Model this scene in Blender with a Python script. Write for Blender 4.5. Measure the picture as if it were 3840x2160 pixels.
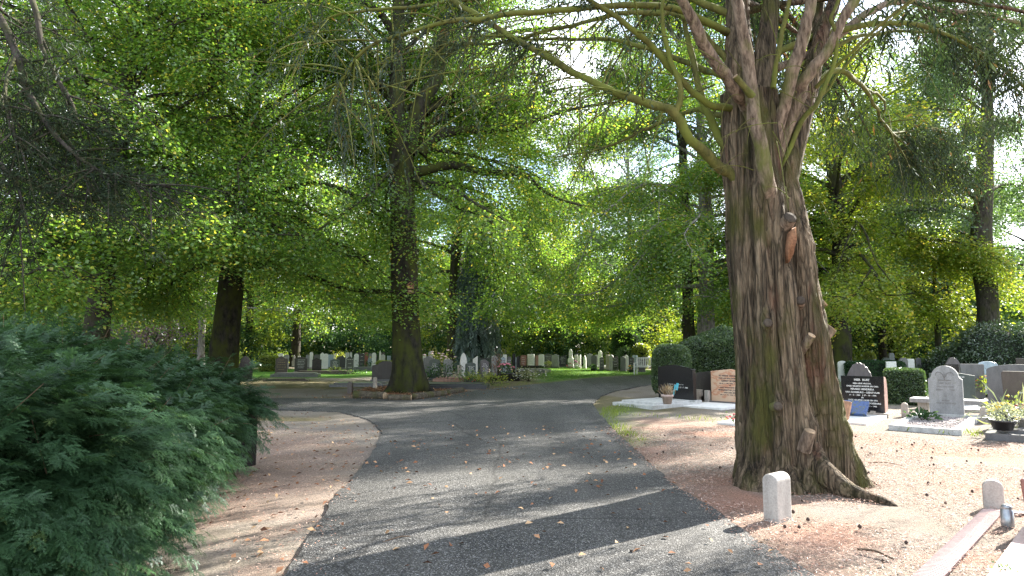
import bpy, bmesh, math, random
import numpy as np
from mathutils import Vector, Matrix
from mathutils.geometry import tessellate_polygon

R = math.radians
S = bpy.context.scene
COL = S.collection
for o in list(bpy.data.objects):
    bpy.data.objects.remove(o)

# ------------------------------------------------------------------ camera
F, VH, CH = 2400.0, 1300.0, 1.6            # focal length and horizon row in pixels of the 3840 wide photo, eye height
PITCH = math.atan((VH - 1080) / F)
cd = bpy.data.cameras.new('camera')
cd.sensor_width = 36.0
cd.lens = 36.0 * F / 3840
cd.clip_start = 0.05
cd.clip_end = 1500
cam = bpy.data.objects.new('camera', cd)
COL.objects.link(cam)
cam.location = (0, 0, CH)
cam.rotation_euler = (math.pi / 2 + PITCH, 0, 0)
S.camera = cam

# ------------------------------------------------------------------ sky, sun, exposure
SUN_EL, SUN_AZ = R(30), R(52.5)              # azimuth clockwise from +Y
w = bpy.data.worlds.new('World')
S.world = w
w.use_nodes = True
nt = w.node_tree
nt.nodes.clear()
n_out = nt.nodes.new('ShaderNodeOutputWorld')
n_bg = nt.nodes.new('ShaderNodeBackground')
n_sky = nt.nodes.new('ShaderNodeTexSky')
n_sky.sky_type = 'NISHITA'
n_sky.sun_disc = False
n_sky.sun_elevation = SUN_EL
n_sky.sun_rotation = SUN_AZ
n_sky.air_density = 1.0
n_sky.dust_density = 0.6
n_tc = nt.nodes.new('ShaderNodeTexCoord')
n_no = nt.nodes.new('ShaderNodeTexNoise')
n_no.inputs['Scale'].default_value = 3.2
n_no.inputs['Detail'].default_value = 6
n_rp = nt.nodes.new('ShaderNodeValToRGB')
n_rp.color_ramp.elements[0].position = 0.42
n_rp.color_ramp.elements[1].position = 0.62
n_mx = nt.nodes.new('ShaderNodeMix')
n_mx.data_type = 'RGBA'
n_mx.inputs[7].default_value = (7.8, 8.0, 8.4, 1)      # lit cloud
nt.links.new(n_tc.outputs['Generated'], n_no.inputs['Vector'])
nt.links.new(n_no.outputs['Fac'], n_rp.inputs['Fac'])
nt.links.new(n_rp.outputs['Color'], n_mx.inputs[0])
nt.links.new(n_sky.outputs[0], n_mx.inputs[6])
nt.links.new(n_mx.outputs[2], n_bg.inputs['Color'])
n_bg.inputs['Strength'].default_value = 0.085
nt.links.new(n_bg.outputs[0], n_out.inputs[0])

sd = bpy.data.lights.new('sun', 'SUN')
sd.energy = 5.0
sd.angle = R(0.45)
sd.color = (1.0, 0.94, 0.84)
sun = bpy.data.objects.new('sun', sd)
COL.objects.link(sun)
SUN = Vector((math.sin(SUN_AZ) * math.cos(SUN_EL), math.cos(SUN_AZ) * math.cos(SUN_EL), math.sin(SUN_EL)))
sun.rotation_euler = SUN.to_track_quat('Z', 'Y').to_euler()
sun.location = (20, 20, 40)

S.view_settings.view_transform = 'Standard'
S.view_settings.look = 'None'
S.view_settings.exposure = 2.42
S.view_settings.gamma = 1.0
S.render.engine = 'CYCLES'
S.cycles.max_bounces = 7
S.cycles.diffuse_bounces = 4
S.cycles.glossy_bounces = 2
S.cycles.transmission_bounces = 5
S.cycles.sample_clamp_indirect = 6.0
S.cycles.use_denoising = True
S.cycles.denoising_prefilter = 'NONE'
S.cycles.use_adaptive_sampling = True
S.cycles.adaptive_threshold = 0.01

# ------------------------------------------------------------------ helpers: space
def ray(u, v):
    x, y = (u - 1920) / F, (1080 - v) / F
    return np.array((x, math.cos(PITCH) - y * math.sin(PITCH), math.sin(PITCH) + y * math.cos(PITCH)))

def P(u, v, Y):
    """the point at depth Y seen at pixel (u, v) of the 3840 x 2160 photo"""
    d = ray(u, v)
    return np.array((0, 0, CH)) + d * (Y / d[1])

def G(u, v, z=0.0):
    d = ray(u, v)
    return np.array((0, 0, CH)) + d * ((z - CH) / d[2])

def hashf(ix, iy, iz, seed):
    h = (ix.astype(np.int64) * 374761393 + iy.astype(np.int64) * 668265263 + iz.astype(np.int64) * 2147483647 + seed * 1274126177) & 0xffffffff
    h = ((h ^ (h >> 13)) * 1274126177) & 0xffffffff
    h = ((h ^ (h >> 16)) * 2246822519) & 0xffffffff
    return ((h ^ (h >> 15)) & 0xffffff) / float(0xffffff)

def vnoise(Q, seed=0):
    """smooth value noise 0..1 at points Q (n,3)"""
    Q = np.asarray(Q, float)
    i = np.floor(Q)
    f = Q - i
    f = f * f * (3 - 2 * f)
    i = i.astype(np.int64)
    r = 0
    for dx in (0, 1):
        for dy in (0, 1):
            for dz in (0, 1):
                wgt = (f[:, 0] if dx else 1 - f[:, 0]) * (f[:, 1] if dy else 1 - f[:, 1]) * (f[:, 2] if dz else 1 - f[:, 2])
                r = r + wgt * hashf(i[:, 0] + dx, i[:, 1] + dy, i[:, 2] + dz, seed)
    return r

def fbm(Q, seed=0, oct=3):
    r, a, s = 0, 0.5, 0
    Q = np.asarray(Q, float)
    for k in range(oct):
        r = r + a * vnoise(Q * 2 ** k, seed + k)
        s += a
        a *= 0.5
    return r / s

def unit(a):
    return a / np.maximum(np.linalg.norm(a, axis=-1, keepdims=True), 1e-9)

Z = np.array((0, 0, 1.0))

# ------------------------------------------------------------------ helpers: objects
def link(o, parent=None):
    COL.objects.link(o)
    if parent is not None:
        o.parent = parent
    return o

def tag(o, label=None, cat=None, group=None, kind=None):
    if label: o['label'] = label
    if cat: o['category'] = cat
    if group: o['group'] = group
    if kind: o['kind'] = kind
    return o

def thing(name, label, cat, loc=(0, 0, 0), rotz=0.0, group=None):
    o = bpy.data.objects.new(name, None)
    o.empty_display_size = 0.2
    link(o)
    o.location = loc
    o.rotation_euler = (0, 0, rotz)
    return tag(o, label, cat, group)

def copy_tree(root, loc, rotz=0.0, scale=1.0, label=None, group=None):
    """a copy of a thing with copies of its parts and sub-parts"""
    r = root.copy()
    COL.objects.link(r)
    r.location = loc
    r.rotation_euler = (0, 0, rotz)
    r.scale = (scale,) * 3 if np.isscalar(scale) else scale
    if label: r['label'] = label
    if group: r['group'] = group
    for ch in list(root.children):
        c = ch.copy()
        COL.objects.link(c)
        c.parent = r
        for g in ch.children:
            d = g.copy()
            COL.objects.link(d)
            d.parent = c
    return r

class MB:
    """collects vertices and faces, builds ONE mesh object"""
    def __init__(self):
        self.V, self.F, self.n = [], [], 0
    def add(self, V, Fs):
        V = np.asarray(V, float).reshape(-1, 3)
        for f in (Fs if isinstance(Fs, list) else [Fs]):
            f = np.asarray(f, np.int64)
            if f.size:
                self.F.append(f + self.n)
        self.V.append(V)
        self.n += len(V)
        return self
    def build(self, name, mat, parent=None, smooth=False, tint=None, loc=None):
        me = bpy.data.meshes.new(name)
        V = np.concatenate(self.V)
        me.vertices.add(len(V))
        me.vertices.foreach_set('co', V.ravel().astype(np.float32))
        idx = np.concatenate([f.ravel() for f in self.F])
        tot = np.concatenate([np.full(len(f), f.shape[1]) for f in self.F])
        me.loops.add(len(idx))
        me.loops.foreach_set('vertex_index', idx.astype(np.int32))
        me.polygons.add(len(tot))
        st = np.concatenate(([0], np.cumsum(tot)[:-1]))
        me.polygons.foreach_set('loop_start', st.astype(np.int32))
        if smooth:
            me.polygons.foreach_set('use_smooth', np.ones(len(tot), bool))
        if tint is not None:
            a = me.attributes.new('tint', 'FLOAT', 'FACE')
            a.data.foreach_set('value', np.asarray(tint, np.float32))
        me.update(calc_edges=True)
        if mat is not None:
            me.materials.append(mat)
        o = bpy.data.objects.new(name, me)
        link(o, parent)
        if loc is not None:
            o.location = loc
        return o
    # shapes
    def box(self, c, s, rz=0.0):
        c, s = np.array(c, float), np.array(s, float) / 2
        V = np.array([(x, y, z) for x in (-1, 1) for y in (-1, 1) for z in (-1, 1)], float) * s
        if rz:
            cs, sn = math.cos(rz), math.sin(rz)
            V[:, :2] = np.stack((V[:, 0] * cs - V[:, 1] * sn, V[:, 0] * sn + V[:, 1] * cs), 1)
        return self.add(V + c, [np.array([(0, 1, 3, 2), (4, 6, 7, 5), (0, 4, 5, 1), (2, 3, 7, 6), (0, 2, 6, 4), (1, 5, 7, 3)])])
    def tube(self, pts, rad, sides=8, cap=False, rough=0.0, seed=0):
        pts = np.asarray(pts, float)
        n = len(pts)
        rad = np.broadcast_to(np.asarray(rad, float), (n,))
        T = unit(np.gradient(pts, axis=0))
        ref = np.array((1.0, 0, 0)) if abs(T[0][0]) < 0.8 else np.array((0, 1.0, 0))
        B = np.zeros((n, 3))
        b = unit(ref - T[0] * (ref @ T[0]))
        for k in range(n):
            b = b - T[k] * (b @ T[k])
            b = b / max(np.linalg.norm(b), 1e-9)
            B[k] = b
        C = np.cross(T, B)
        a = np.linspace(0, 2 * np.pi, sides, endpoint=False)
        rr = rad[:, None] * np.ones((1, sides))
        V = pts[:, None] + (B[:, None] * np.cos(a)[None, :, None] + C[:, None] * np.sin(a)[None, :, None]) * rr[..., None]
        if rough:
            dirs = V - pts[:, None]
            nz = vnoise((V / max(rad.max(), 0.02) * np.array((1.3, 1.3, 0.5))).reshape(-1, 3), seed).reshape(n, sides) - 0.5
            V = V + dirs * (nz * rough)[..., None]
        k = np.arange(n - 1)[:, None] * sides
        j = np.arange(sides)[None]
        q = np.stack((k + j, k + (j + 1) % sides, k + sides + (j + 1) % sides, k + sides + j), -1).reshape(-1, 4)
        Fs = [q]
        if cap:
            Fs.append(np.arange(sides)[None, ::-1])
            Fs.append((np.arange(sides) + (n - 1) * sides)[None])
        return self.add(V, Fs)
    def lathe(self, prof, c=(0, 0, 0), sides=20, cap=True):
        prof = np.asarray(prof, float)
        a = np.linspace(0, 2 * np.pi, sides, endpoint=False)
        V = np.stack([np.stack((r * np.cos(a), r * np.sin(a), np.full(sides, z)), 1) for r, z in prof]) + np.array(c, float)
        n = len(prof)
        k = np.arange(n - 1)[:, None] * sides
        j = np.arange(sides)[None]
        q = np.stack((k + j, k + (j + 1) % sides, k + sides + (j + 1) % sides, k + sides + j), -1).reshape(-1, 4)
        Fs = [q]
        if cap:
            Fs += [np.arange(sides)[None, ::-1], (np.arange(sides) + (n - 1) * sides)[None]]
        return self.add(V, Fs)

def spline(pts, n):
    """Catmull-Rom through pts, n samples"""
    p = np.asarray(pts, float)
    if len(p) == 2:
        t = np.linspace(0, 1, n)[:, None]
        return p[0] * (1 - t) + p[1] * t
    q = np.vstack((2 * p[0] - p[1], p, 2 * p[-1] - p[-2]))
    t = np.linspace(0, len(p) - 1 - 1e-6, n)
    i = t.astype(int)
    f = (t - i)[:, None]
    a, b, c, d = q[i], q[i + 1], q[i + 2], q[i + 3]
    return 0.5 * (2 * b + (c - a) * f + (2 * a - 5 * b + 4 * c - d) * f ** 2 + (3 * b - a - 3 * c + d) * f ** 3)

def lerp_list(vals, n):
    return np.interp(np.linspace(0, 1, n), np.linspace(0, 1, len(vals)), vals)

class Leaves:
    """collects leaf blades: each one quad with its own tint"""
    def __init__(self):
        self.V, self.T = [], []
    def add(self, C, A, N, L, W, tint, curl=0.12):
        A = unit(A)
        B = unit(np.cross(N, A))
        N2 = np.cross(A, B)
        L = np.broadcast_to(np.asarray(L, float), (len(C),))[:, None]
        W = np.broadcast_to(np.asarray(W, float), (len(C),))[:, None]
        m = C + A * L * 0.45 + N2 * L * curl
        self.V.append(np.stack((C, m + B * W / 2, C + A * L, m - B * W / 2), 1))
        self.T.append(np.broadcast_to(np.asarray(tint, float), (len(C),)))
    def arrays(self):
        return np.concatenate(self.V), np.concatenate(self.T)
    def build(self, name, mat, parent=None, V=None, T=None):
        if V is None:
            V, T = self.arrays()
        m = MB()
        m.add(V.reshape(-1, 3), np.arange(len(V) * 4).reshape(-1, 4))
        return m.build(name, mat, parent, tint=T)

# ------------------------------------------------------------------ helpers: materials
MATS = {}
def nodes(name):
    m = bpy.data.materials.new(name)
    m.use_nodes = True
    t = m.node_tree
    b = t.nodes['Principled BSDF']
    return m, t, b

def nd(t, kind, **kw):
    n = t.nodes.new(kind)
    for k, v in kw.items():
        if hasattr(n, k):
            setattr(n, k, v)
        else:
            n.inputs[k].default_value = v
    return n

def ramp(t, fac, stops):
    r = t.nodes.new('ShaderNodeValToRGB')
    e = r.color_ramp.elements
    e[0].position, e[0].color = stops[0][0], (*stops[0][1], 1)
    e[1].position, e[1].color = stops[-1][0], (*stops[-1][1], 1)
    for p, c in stops[1:-1]:
        x = e.new(p)
        x.color = (*c, 1)
    t.links.new(fac, r.inputs['Fac'])
    return r.outputs['Color']

def mixc(t, fac, a, b, mode='MIX'):
    m = t.nodes.new('ShaderNodeMix')
    m.data_type = 'RGBA'
    m.blend_type = mode
    for s, x in ((0, fac), (6, a), (7, b)):
        if isinstance(x, (int, float)):
            m.inputs[s].default_value = x
        elif isinstance(x, tuple):
            m.inputs[s].default_value = (*x, 1)
        else:
            t.links.new(x, m.inputs[s])
    return m.outputs[2]

def tex_noise(t, vec, scale, detail=4, rough=0.55):
    n = nd(t, 'ShaderNodeTexNoise')
    n.inputs['Scale'].default_value = scale
    n.inputs['Detail'].default_value = detail
    n.inputs['Roughness'].default_value = rough
    t.links.new(vec, n.inputs['Vector'])
    return n.outputs['Fac']

def obj_vec(t, scale=(1, 1, 1)):
    c = t.nodes.new('ShaderNodeTexCoord')
    m = t.nodes.new('ShaderNodeMapping')
    m.inputs['Scale'].default_value = scale
    t.links.new(c.outputs['Object'], m.inputs['Vector'])
    return m.outputs['Vector']

def world_vec(t, scale=(1, 1, 1)):
    c = t.nodes.new('ShaderNodeNewGeometry')
    m = t.nodes.new('ShaderNodeMapping')
    m.inputs['Scale'].default_value = scale
    t.links.new(c.outputs['Position'], m.inputs['Vector'])
    return m.outputs['Vector']

def bump(t, b, h, strength=0.5, dist=0.02):
    n = t.nodes.new('ShaderNodeBump')
    n.inputs['Strength'].default_value = strength
    n.inputs['Distance'].default_value = dist
    t.links.new(h, n.inputs['Height'])
    t.links.new(n.outputs[0], b.inputs['Normal'])

def leaf_mat(name, stops, trans=0.45, boost=2.2, gloss=0.06, rough=0.4):
    m = bpy.data.materials.new(name)
    m.use_nodes = True
    t = m.node_tree
    t.nodes.clear()
    out = t.nodes.new('ShaderNodeOutputMaterial')
    at = t.nodes.new('ShaderNodeAttribute')
    at.attribute_name = 'tint'
    c = ramp(t, at.outputs['Fac'], stops)
    d = t.nodes.new('ShaderNodeBsdfDiffuse')
    tr = t.nodes.new('ShaderNodeBsdfTranslucent')
    t.links.new(c, d.inputs['Color'])
    cb = mixc(t, 1.0, c, (boost, boost * 0.97, boost * 0.55), 'MULTIPLY')
    t.links.new(cb, tr.inputs['Color'])
    mx = t.nodes.new('ShaderNodeMixShader')
    mx.inputs[0].default_value = trans
    t.links.new(d.outputs[0], mx.inputs[1])
    t.links.new(tr.outputs[0], mx.inputs[2])
    g = t.nodes.new('ShaderNodeBsdfGlossy')
    g.inputs['Roughness'].default_value = rough
    g.inputs['Color'].default_value = (0.9, 0.95, 1, 1)
    m2 = t.nodes.new('ShaderNodeMixShader')
    m2.inputs[0].default_value = gloss
    t.links.new(mx.outputs[0], m2.inputs[1])
    t.links.new(g.outputs[0], m2.inputs[2])
    t.links.new(m2.outputs[0], out.inputs[0])
    return m

def tint_mat(name, stops, rough=0.9):
    m, t, b = nodes(name)
    at = t.nodes.new('ShaderNodeAttribute')
    at.attribute_name = 'tint'
    t.links.new(ramp(t, at.outputs['Fac'], stops), b.inputs['Base Color'])
    b.inputs['Roughness'].default_value = rough
    return m

def bark_mat(name, dark, light, moss=None, moss_amt=0.5, scale=14, vstretch=0.18, red=None, strength=0.9, dist=0.03, low=0, crack=0):
    m, t, b = nodes(name)
    v = world_vec(t, (1, 1, vstretch))
    n1 = tex_noise(t, v, scale, 6, 0.65)
    if low:
        n0 = tex_noise(t, world_vec(t, (1, 1, vstretch * 0.5)), low, 4, 0.5)
        ad = t.nodes.new('ShaderNodeMath')
        ad.operation = 'MULTIPLY_ADD'
        ad.inputs[1].default_value = 0.5
        hf = t.nodes.new('ShaderNodeMath')
        hf.operation = 'MULTIPLY'
        hf.inputs[1].default_value = 0.5
        t.links.new(n0, hf.inputs[0])
        t.links.new(n1, ad.inputs[0])
        t.links.new(hf.outputs[0], ad.inputs[2])
        c = ramp(t, ad.outputs[0], [(0.38, dark), (0.5, tuple(0.42 * x + 0.2 * y for x, y in zip(light, dark))), (0.62, light)])
    else:
        c = ramp(t, n1, [(0.36, dark), (0.66, light)])
    if crack:
        wn = t.nodes.new('ShaderNodeTexNoise')
        wn.inputs['Scale'].default_value = 6
        wn.inputs['Detail'].default_value = 3
        wv = world_vec(t, (1, 1, 0.095))
        t.links.new(wv, wn.inputs['Vector'])
        vo = t.nodes.new('ShaderNodeTexVoronoi')
        vo.feature = 'DISTANCE_TO_EDGE'
        vo.inputs['Scale'].default_value = crack
        t.links.new(mixc(t, 0.16, wv, wn.outputs['Color']), vo.inputs['Vector'])
        c = mixc(t, ramp(t, vo.outputs['Distance'], [(0.01, (0.6,) * 3), (0.07, (0, 0, 0))]), c, dark)
        mn = t.nodes.new('ShaderNodeMath')
        mn.operation = 'MINIMUM'
        mn.inputs[1].default_value = 0.16
        t.links.new(vo.outputs['Distance'], mn.inputs[0])
        m2 = t.nodes.new('ShaderNodeMath')
        m2.operation = 'MULTIPLY_ADD'
        m2.inputs[1].default_value = 2.6
        t.links.new(mn.outputs[0], m2.inputs[0])
        t.links.new(n1, m2.inputs[2])
        n1 = m2.outputs[0]
    v2 = world_vec(t, (1, 1, 0.55))
    if red:
        n3 = tex_noise(t, world_vec(t, (1, 1, 0.22)), 4.5, 3)
        f = ramp(t, n3, [(0.58, (0, 0, 0)), (0.70, (0.8, 0.8, 0.8))])
        c = mixc(t, f, c, mixc(t, n1, tuple(x * 0.35 for x in red), red))
    if moss:
        n2 = tex_noise(t, v2, 2.6, 5, 0.6)
        f = ramp(t, n2, [(0.56 - 0.25 * moss_amt, (0, 0, 0)), (0.72 - 0.2 * moss_amt, (1, 1, 1))])
        c = mixc(t, f, c, mixc(t, n2, tuple(x * 0.35 for x in moss), tuple(x * 1.3 for x in moss)))
    t.links.new(c, b.inputs['Base Color'])
    b.inputs['Roughness'].default_value = 0.92
    b.inputs['Specular IOR Level'].default_value = 0.2
    bump(t, b, n1, strength, dist)
    return m

def stone_mat(name, col, speck=0.25, rough=0.55, scale=120, stain=0.25, spec=0.5):
    if name in MATS:
        return MATS[name]
    m, t, b = nodes(name)
    v = obj_vec(t)
    n = tex_noise(t, v, scale, 3, 0.7)
    c = ramp(t, n, [(0.3, tuple(x * (1 - speck) for x in col)), (0.7, tuple(min(1, x * (1 + speck)) for x in col))])
    n2 = tex_noise(t, obj_vec(t, (3, 3, 0.9)), 3.0, 4)
    f = ramp(t, n2, [(0.35, (1 - stain,) * 3), (0.65, (1, 1, 1))])
    c = mixc(t, 1.0, c, f, 'MULTIPLY')
    if rough > 0.28:
        n3 = tex_noise(t, v, 7.0, 6, 0.7)
        c = mixc(t, ramp(t, n3, [(0.57, (0, 0, 0)), (0.66, (0.55,) * 3)]), c, tuple(0.55 * x + y for x, y in zip(col, (0.05, 0.055, 0.03))))
    t.links.new(c, b.inputs['Base Color'])
    b.inputs['Roughness'].default_value = rough
    b.inputs['Specular IOR Level'].default_value = spec
    if rough > 0.3:
        bump(t, b, n, 0.15, 0.01)
    MATS[name] = m
    return m

def plain(name, col, rough=0.6, metal=0.0, var=0.2, scale=20):
    if name in MATS:
        return MATS[name]
    m, t, b = nodes(name)
    n = tex_noise(t, obj_vec(t), scale, 3)
    c = ramp(t, n, [(0.3, tuple(x * (1 - var) for x in col)), (0.7, tuple(min(1, x * (1 + var)) for x in col))])
    t.links.new(c, b.inputs['Base Color'])
    b.inputs['Roughness'].default_value = rough
    b.inputs['Metallic'].default_value = metal
    MATS[name] = m
    return m
# ------------------------------------------------------------------ the setting: ground and path
K = 3840 / 2576.0
def GD(u, v, z=0.0):
    """ground point from a pixel of the 2576 wide view of the photo"""
    return G(u * K, v * K, z)

def inside(Q, poly):
    x, y = Q[:, 0], Q[:, 1]
    r = np.zeros(len(Q), bool)
    n = len(poly)
    for i in range(n):
        x1, y1 = poly[i][:2]
        x2, y2 = poly[(i + 1) % n][:2]
        c = ((y1 > y) != (y2 > y)) & (x < (x2 - x1) * (y - y1) / (y2 - y1 + 1e-12) + x1)
        r ^= c
    return r

def seg_dist(Q, poly):
    d = np.full(len(Q), 1e9)
    n = len(poly)
    for i in range(n):
        a, b = np.array(poly[i][:2]), np.array(poly[(i + 1) % n][:2])
        ab = b - a
        t = np.clip(((Q[:, :2] - a) @ ab) / (ab @ ab + 1e-12), 0, 1)
        d = np.minimum(d, np.linalg.norm(Q[:, :2] - a - t[:, None] * ab, axis=1))
    return d

def mask(Q, poly, soft=0.5, wob=0.6, seed=3, ws=1.2):
    d = seg_dist(Q, poly)
    s = np.where(inside(Q, poly), d, -d)
    s = s + (fbm(np.c_[Q[:, :2] * ws, np.zeros(len(Q))], seed) - 0.5) * 2 * wob
    return np.clip(s / soft * 0.5 + 0.5, 0, 1)

PATH = [(-1.45, -4), (-1.5, 3)] + [tuple(GD(*p)[:2]) for p in
        [(720, 1449), (800, 1320), (860, 1240), (925, 1155), (953, 1110), (962, 1085), (930, 1056), (860, 1037), (690, 1031)]] + \
       [(-14, 16.6), (-26, 17.5), (-26, 21.5), (-14, 20.6)] + [tuple(GD(*p)[:2]) for p in
        [(700, 1003), (900, 1004), (1080, 1003), (1170, 986), (1300, 972), (1380, 964), (1500, 951), (1650, 943)]] + \
       [(16, 39.5), (27, 41), (27, 35.5), (14, 31.5)] + [tuple(GD(*p)[:2]) for p in
        [(1650, 966), (1600, 974), (1545, 985), (1505, 1000), (1492, 1020), (1510, 1045), (1550, 1090), (1600, 1132), (1680, 1212), (1790, 1274), (2030, 1449)]] + \
       [(2.1, 3), (2.1, -4)]

LITTER = [(2.0, -3), (2.1, 4.4), (2.0, 6.5), (1.9, 9), (1.8, 12.5), (3.2, 13.5), (5.5, 12.6), (7.5, 10.6), (9, 8.5), (12, 5), (12, -3)]
LITTER2 = [(-1.5, -3), (-1.6, 4.4), (-1.75, 6.5), (-2.2, 9.2), (-3.0, 11.5), (-4.5, 12), (-8, 9), (-8, -3)]
LAWN = [tuple(GD(*p)[:2]) for p in [(1375, 962), (1345, 950), (1330, 936), (1300, 926), (1420, 920), (1650, 932)]] + [(12, 40), (16, 43)] + [tuple(GD(1660, 942)[:2])] + [tuple(GD(1500, 949)[:2])]
STRIPS = [[(9.2, 19.5), (13.5, 15.8), (15.5, 17.5), (11.5, 21.2)], [(10.5, 24), (20, 16), (40, 30), (16, 40)], [(6.2, 19.5), (8.2, 20.5), (9.5, 26), (6.5, 24)],
          [(-30, 52), (40, 52), (60, 130), (-60, 130)], [(-14, 33), (-8.5, 33), (-6, 40), (-8, 46), (-20, 46)]]
WEEDS = [(1.9, 10.6), (2.25, 11.0), (2.3, 14.5), (3.4, 17.2), (3.0, 17.6), (2.3, 16.5), (1.95, 14.5)]
LEAFBED = [tuple(GD(*p)[:2]) for p in [(880, 990), (890, 1003), (1020, 1004), (1130, 996), (1175, 985), (1140, 972), (1060, 965), (930, 975)]]

gx = np.unique(np.r_[np.linspace(-400, -30, 24), np.linspace(-30, -12, 40), np.arange(-12, 14, 0.14), np.linspace(14, 40, 60), np.linspace(40, 400, 24)])
gy = np.unique(np.r_[np.linspace(-60, -4, 16), np.arange(-4, 24, 0.14), np.linspace(24, 60, 120), np.linspace(60, 700, 30)])
XX, YY = np.meshgrid(gx, gy, indexing='ij')
Q = np.c_[XX.ravel(), YY.ravel(), np.zeros(XX.size)]
pd = seg_dist(Q, PATH)
onp = inside(Q, PATH)
near = np.clip(1 - (np.hypot(Q[:, 0], Q[:, 1] - 10) - 26) / 10, 0, 1)
Q[:, 2] = np.where(onp, -0.03, (fbm(Q * np.array((0.9, 0.9, 1)), 5) - 0.5) * 0.05 * np.clip(pd / 0.6, 0, 1) * near - 0.0)
nx_, ny_ = len(gx), len(gy)
ii = (np.arange(nx_ - 1)[:, None] * ny_ + np.arange(ny_ - 1)[None]).ravel()
gm = MB()
gm.add(Q, np.stack((ii, ii + ny_, ii + ny_ + 1, ii + 1), 1))

def ground_mat():
    m, t, b = nodes('ground_soil')
    def att(n):
        a = t.nodes.new('ShaderNodeAttribute')
        a.attribute_name = n
        return a.outputs['Fac']
    v = world_vec(t)
    nb = tex_noise(t, v, 1.3, 6, 0.62)
    nf = tex_noise(t, v, 38, 5, 0.7)
    nf2 = tex_noise(t, v, 110, 3, 0.7)
    soil = ramp(t, nf, [(0.28, (0.09, 0.078, 0.066)), (0.5, (0.22, 0.195, 0.168)), (0.75, (0.36, 0.325, 0.285))])
    soil = mixc(t, ramp(t, nb, [(0.4, (0, 0, 0)), (0.65, (0.55,) * 3)]), soil, (0.19, 0.16, 0.115))
    lit = ramp(t, nf2, [(0.3, (0.09, 0.045, 0.03)), (0.46, (0.29, 0.155, 0.105)), (0.58, (0.42, 0.25, 0.185)), (0.76, (0.56, 0.41, 0.33))])
    lit = mixc(t, ramp(t, nf, [(0.3, (0.65,) * 3), (0.55, (0, 0, 0))]), lit, (0.12, 0.07, 0.05))
    vg = t.nodes.new('ShaderNodeTexNoise')
    vg.inputs['Scale'].default_value = 55
    vg.inputs['Detail'].default_value = 5
    t.links.new(world_vec(t, (1, 0.5, 1)), vg.inputs['Vector'])
    gr = ramp(t, vg.outputs['Fac'], [(0.3, (0.035, 0.085, 0.012)), (0.55, (0.085, 0.19, 0.022)), (0.8, (0.15, 0.27, 0.04))])
    moss = mixc(t, nf, (0.06, 0.055, 0.02), (0.17, 0.15, 0.06))
    lm = mixc(t, 0.5, att('litter'), att('litter'))
    k = t.nodes.new('ShaderNodeMath')
    k.operation = 'ADD'
    t.links.new(att('litter'), k.inputs[0])
    k2 = t.nodes.new('ShaderNodeMath')
    k2.operation = 'MULTIPLY_ADD'
    t.links.new(nf, k2.inputs[0])
    k2.inputs[1].default_value = 0.9
    k2.inputs[2].default_value = -0.45
    t.links.new(k2.outputs[0], k.inputs[1])
    k.use_clamp = True
    c = mixc(t, att('moss'), soil, moss)
    c = mixc(t, k.outputs[0], c, lit)
    c = mixc(t, att('leafbed'), c, mixc(t, nf, (0.09, 0.04, 0.02), (0.3, 0.14, 0.08)))
    c = mixc(t, att('grass'), c, gr)
    t.links.new(c, b.inputs['Base Color'])
    b.inputs['Roughness'].default_value = 0.95
    b.inputs['Specular IOR Level'].default_value = 0.15
    bump(t, b, nf2, 0.9, 0.02)
    return m

ground = gm.build('ground', ground_mat(), smooth=True)
tag(ground, kind='structure')
drift = np.clip((fbm(Q * np.array((0.55, 0.8, 1)), 83) - 0.40) * 7, 0.12, 1)
att = {'litter': np.maximum(mask(Q, LITTER, 1.2, 1.1) * drift, mask(Q, LITTER2, 1.0, 0.9) * 0.33 * (fbm(Q * np.array((0.7, 0.7, 1)), 77) > 0.42)),
       'grass': np.maximum.reduce([mask(Q, LAWN, 1.0, 0.8, 8)] + [mask(Q, p, 0.8, 0.7, 9) for p in STRIPS] + [mask(Q, WEEDS, 0.5, 0.35, 10, 3) * 0.6]),
       'leafbed': mask(Q, LEAFBED, 0.4, 0.3, 12, 2),
       'moss': np.clip((fbm(Q * np.array((0.35, 0.35, 1)), 21) - 0.45) * 5, 0, 0.75) * (Q[:, 1] > 14)}
for k_, v_ in att.items():
    a_ = ground.data.attributes.new(k_, 'FLOAT', 'POINT')
    a_.data.foreach_set('value', v_.astype(np.float32))

# path: outline resampled with a crumbling edge
def resample(poly, step, wob, seed):
    out = []
    n = len(poly)
    for i in range(n):
        a, b = np.array(poly[i]), np.array(poly[(i + 1) % n])
        k = max(1, int(np.linalg.norm(b - a) / step))
        for j in range(k):
            out.append(a + (b - a) * j / k)
    out = np.array(out)
    for _ in range(10):
        out = 0.5 * out + 0.25 * (np.roll(out, 1, 0) + np.roll(out, -1, 0))
    nn = np.c_[out, np.zeros(len(out))]
    out[:, 0] += (fbm(nn * 2.2, seed) - 0.5) * wob * 2 + (fbm(nn * 9, seed + 3) - 0.5) * wob
    out[:, 1] += (fbm(nn * 2.2, seed + 5) - 0.5) * wob * 2 + (fbm(nn * 9, seed + 8) - 0.5) * wob
    return out
pl = resample(PATH, 0.16, 0.06, 31)
pm = MB()
tri = tessellate_polygon([[Vector((p[0], p[1], 0)) for p in pl]])
pm.add(np.c_[pl, np.full(len(pl), 0.018)], np.array(tri))
k_ = len(pl)
j_ = np.arange(k_)
pm.add(np.r_[np.c_[pl, np.full(k_, 0.018)], np.c_[pl, np.full(k_, -0.05)]], np.stack((j_, (j_ + 1) % k_, (j_ + 1) % k_ + k_, j_ + k_), 1))

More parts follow.
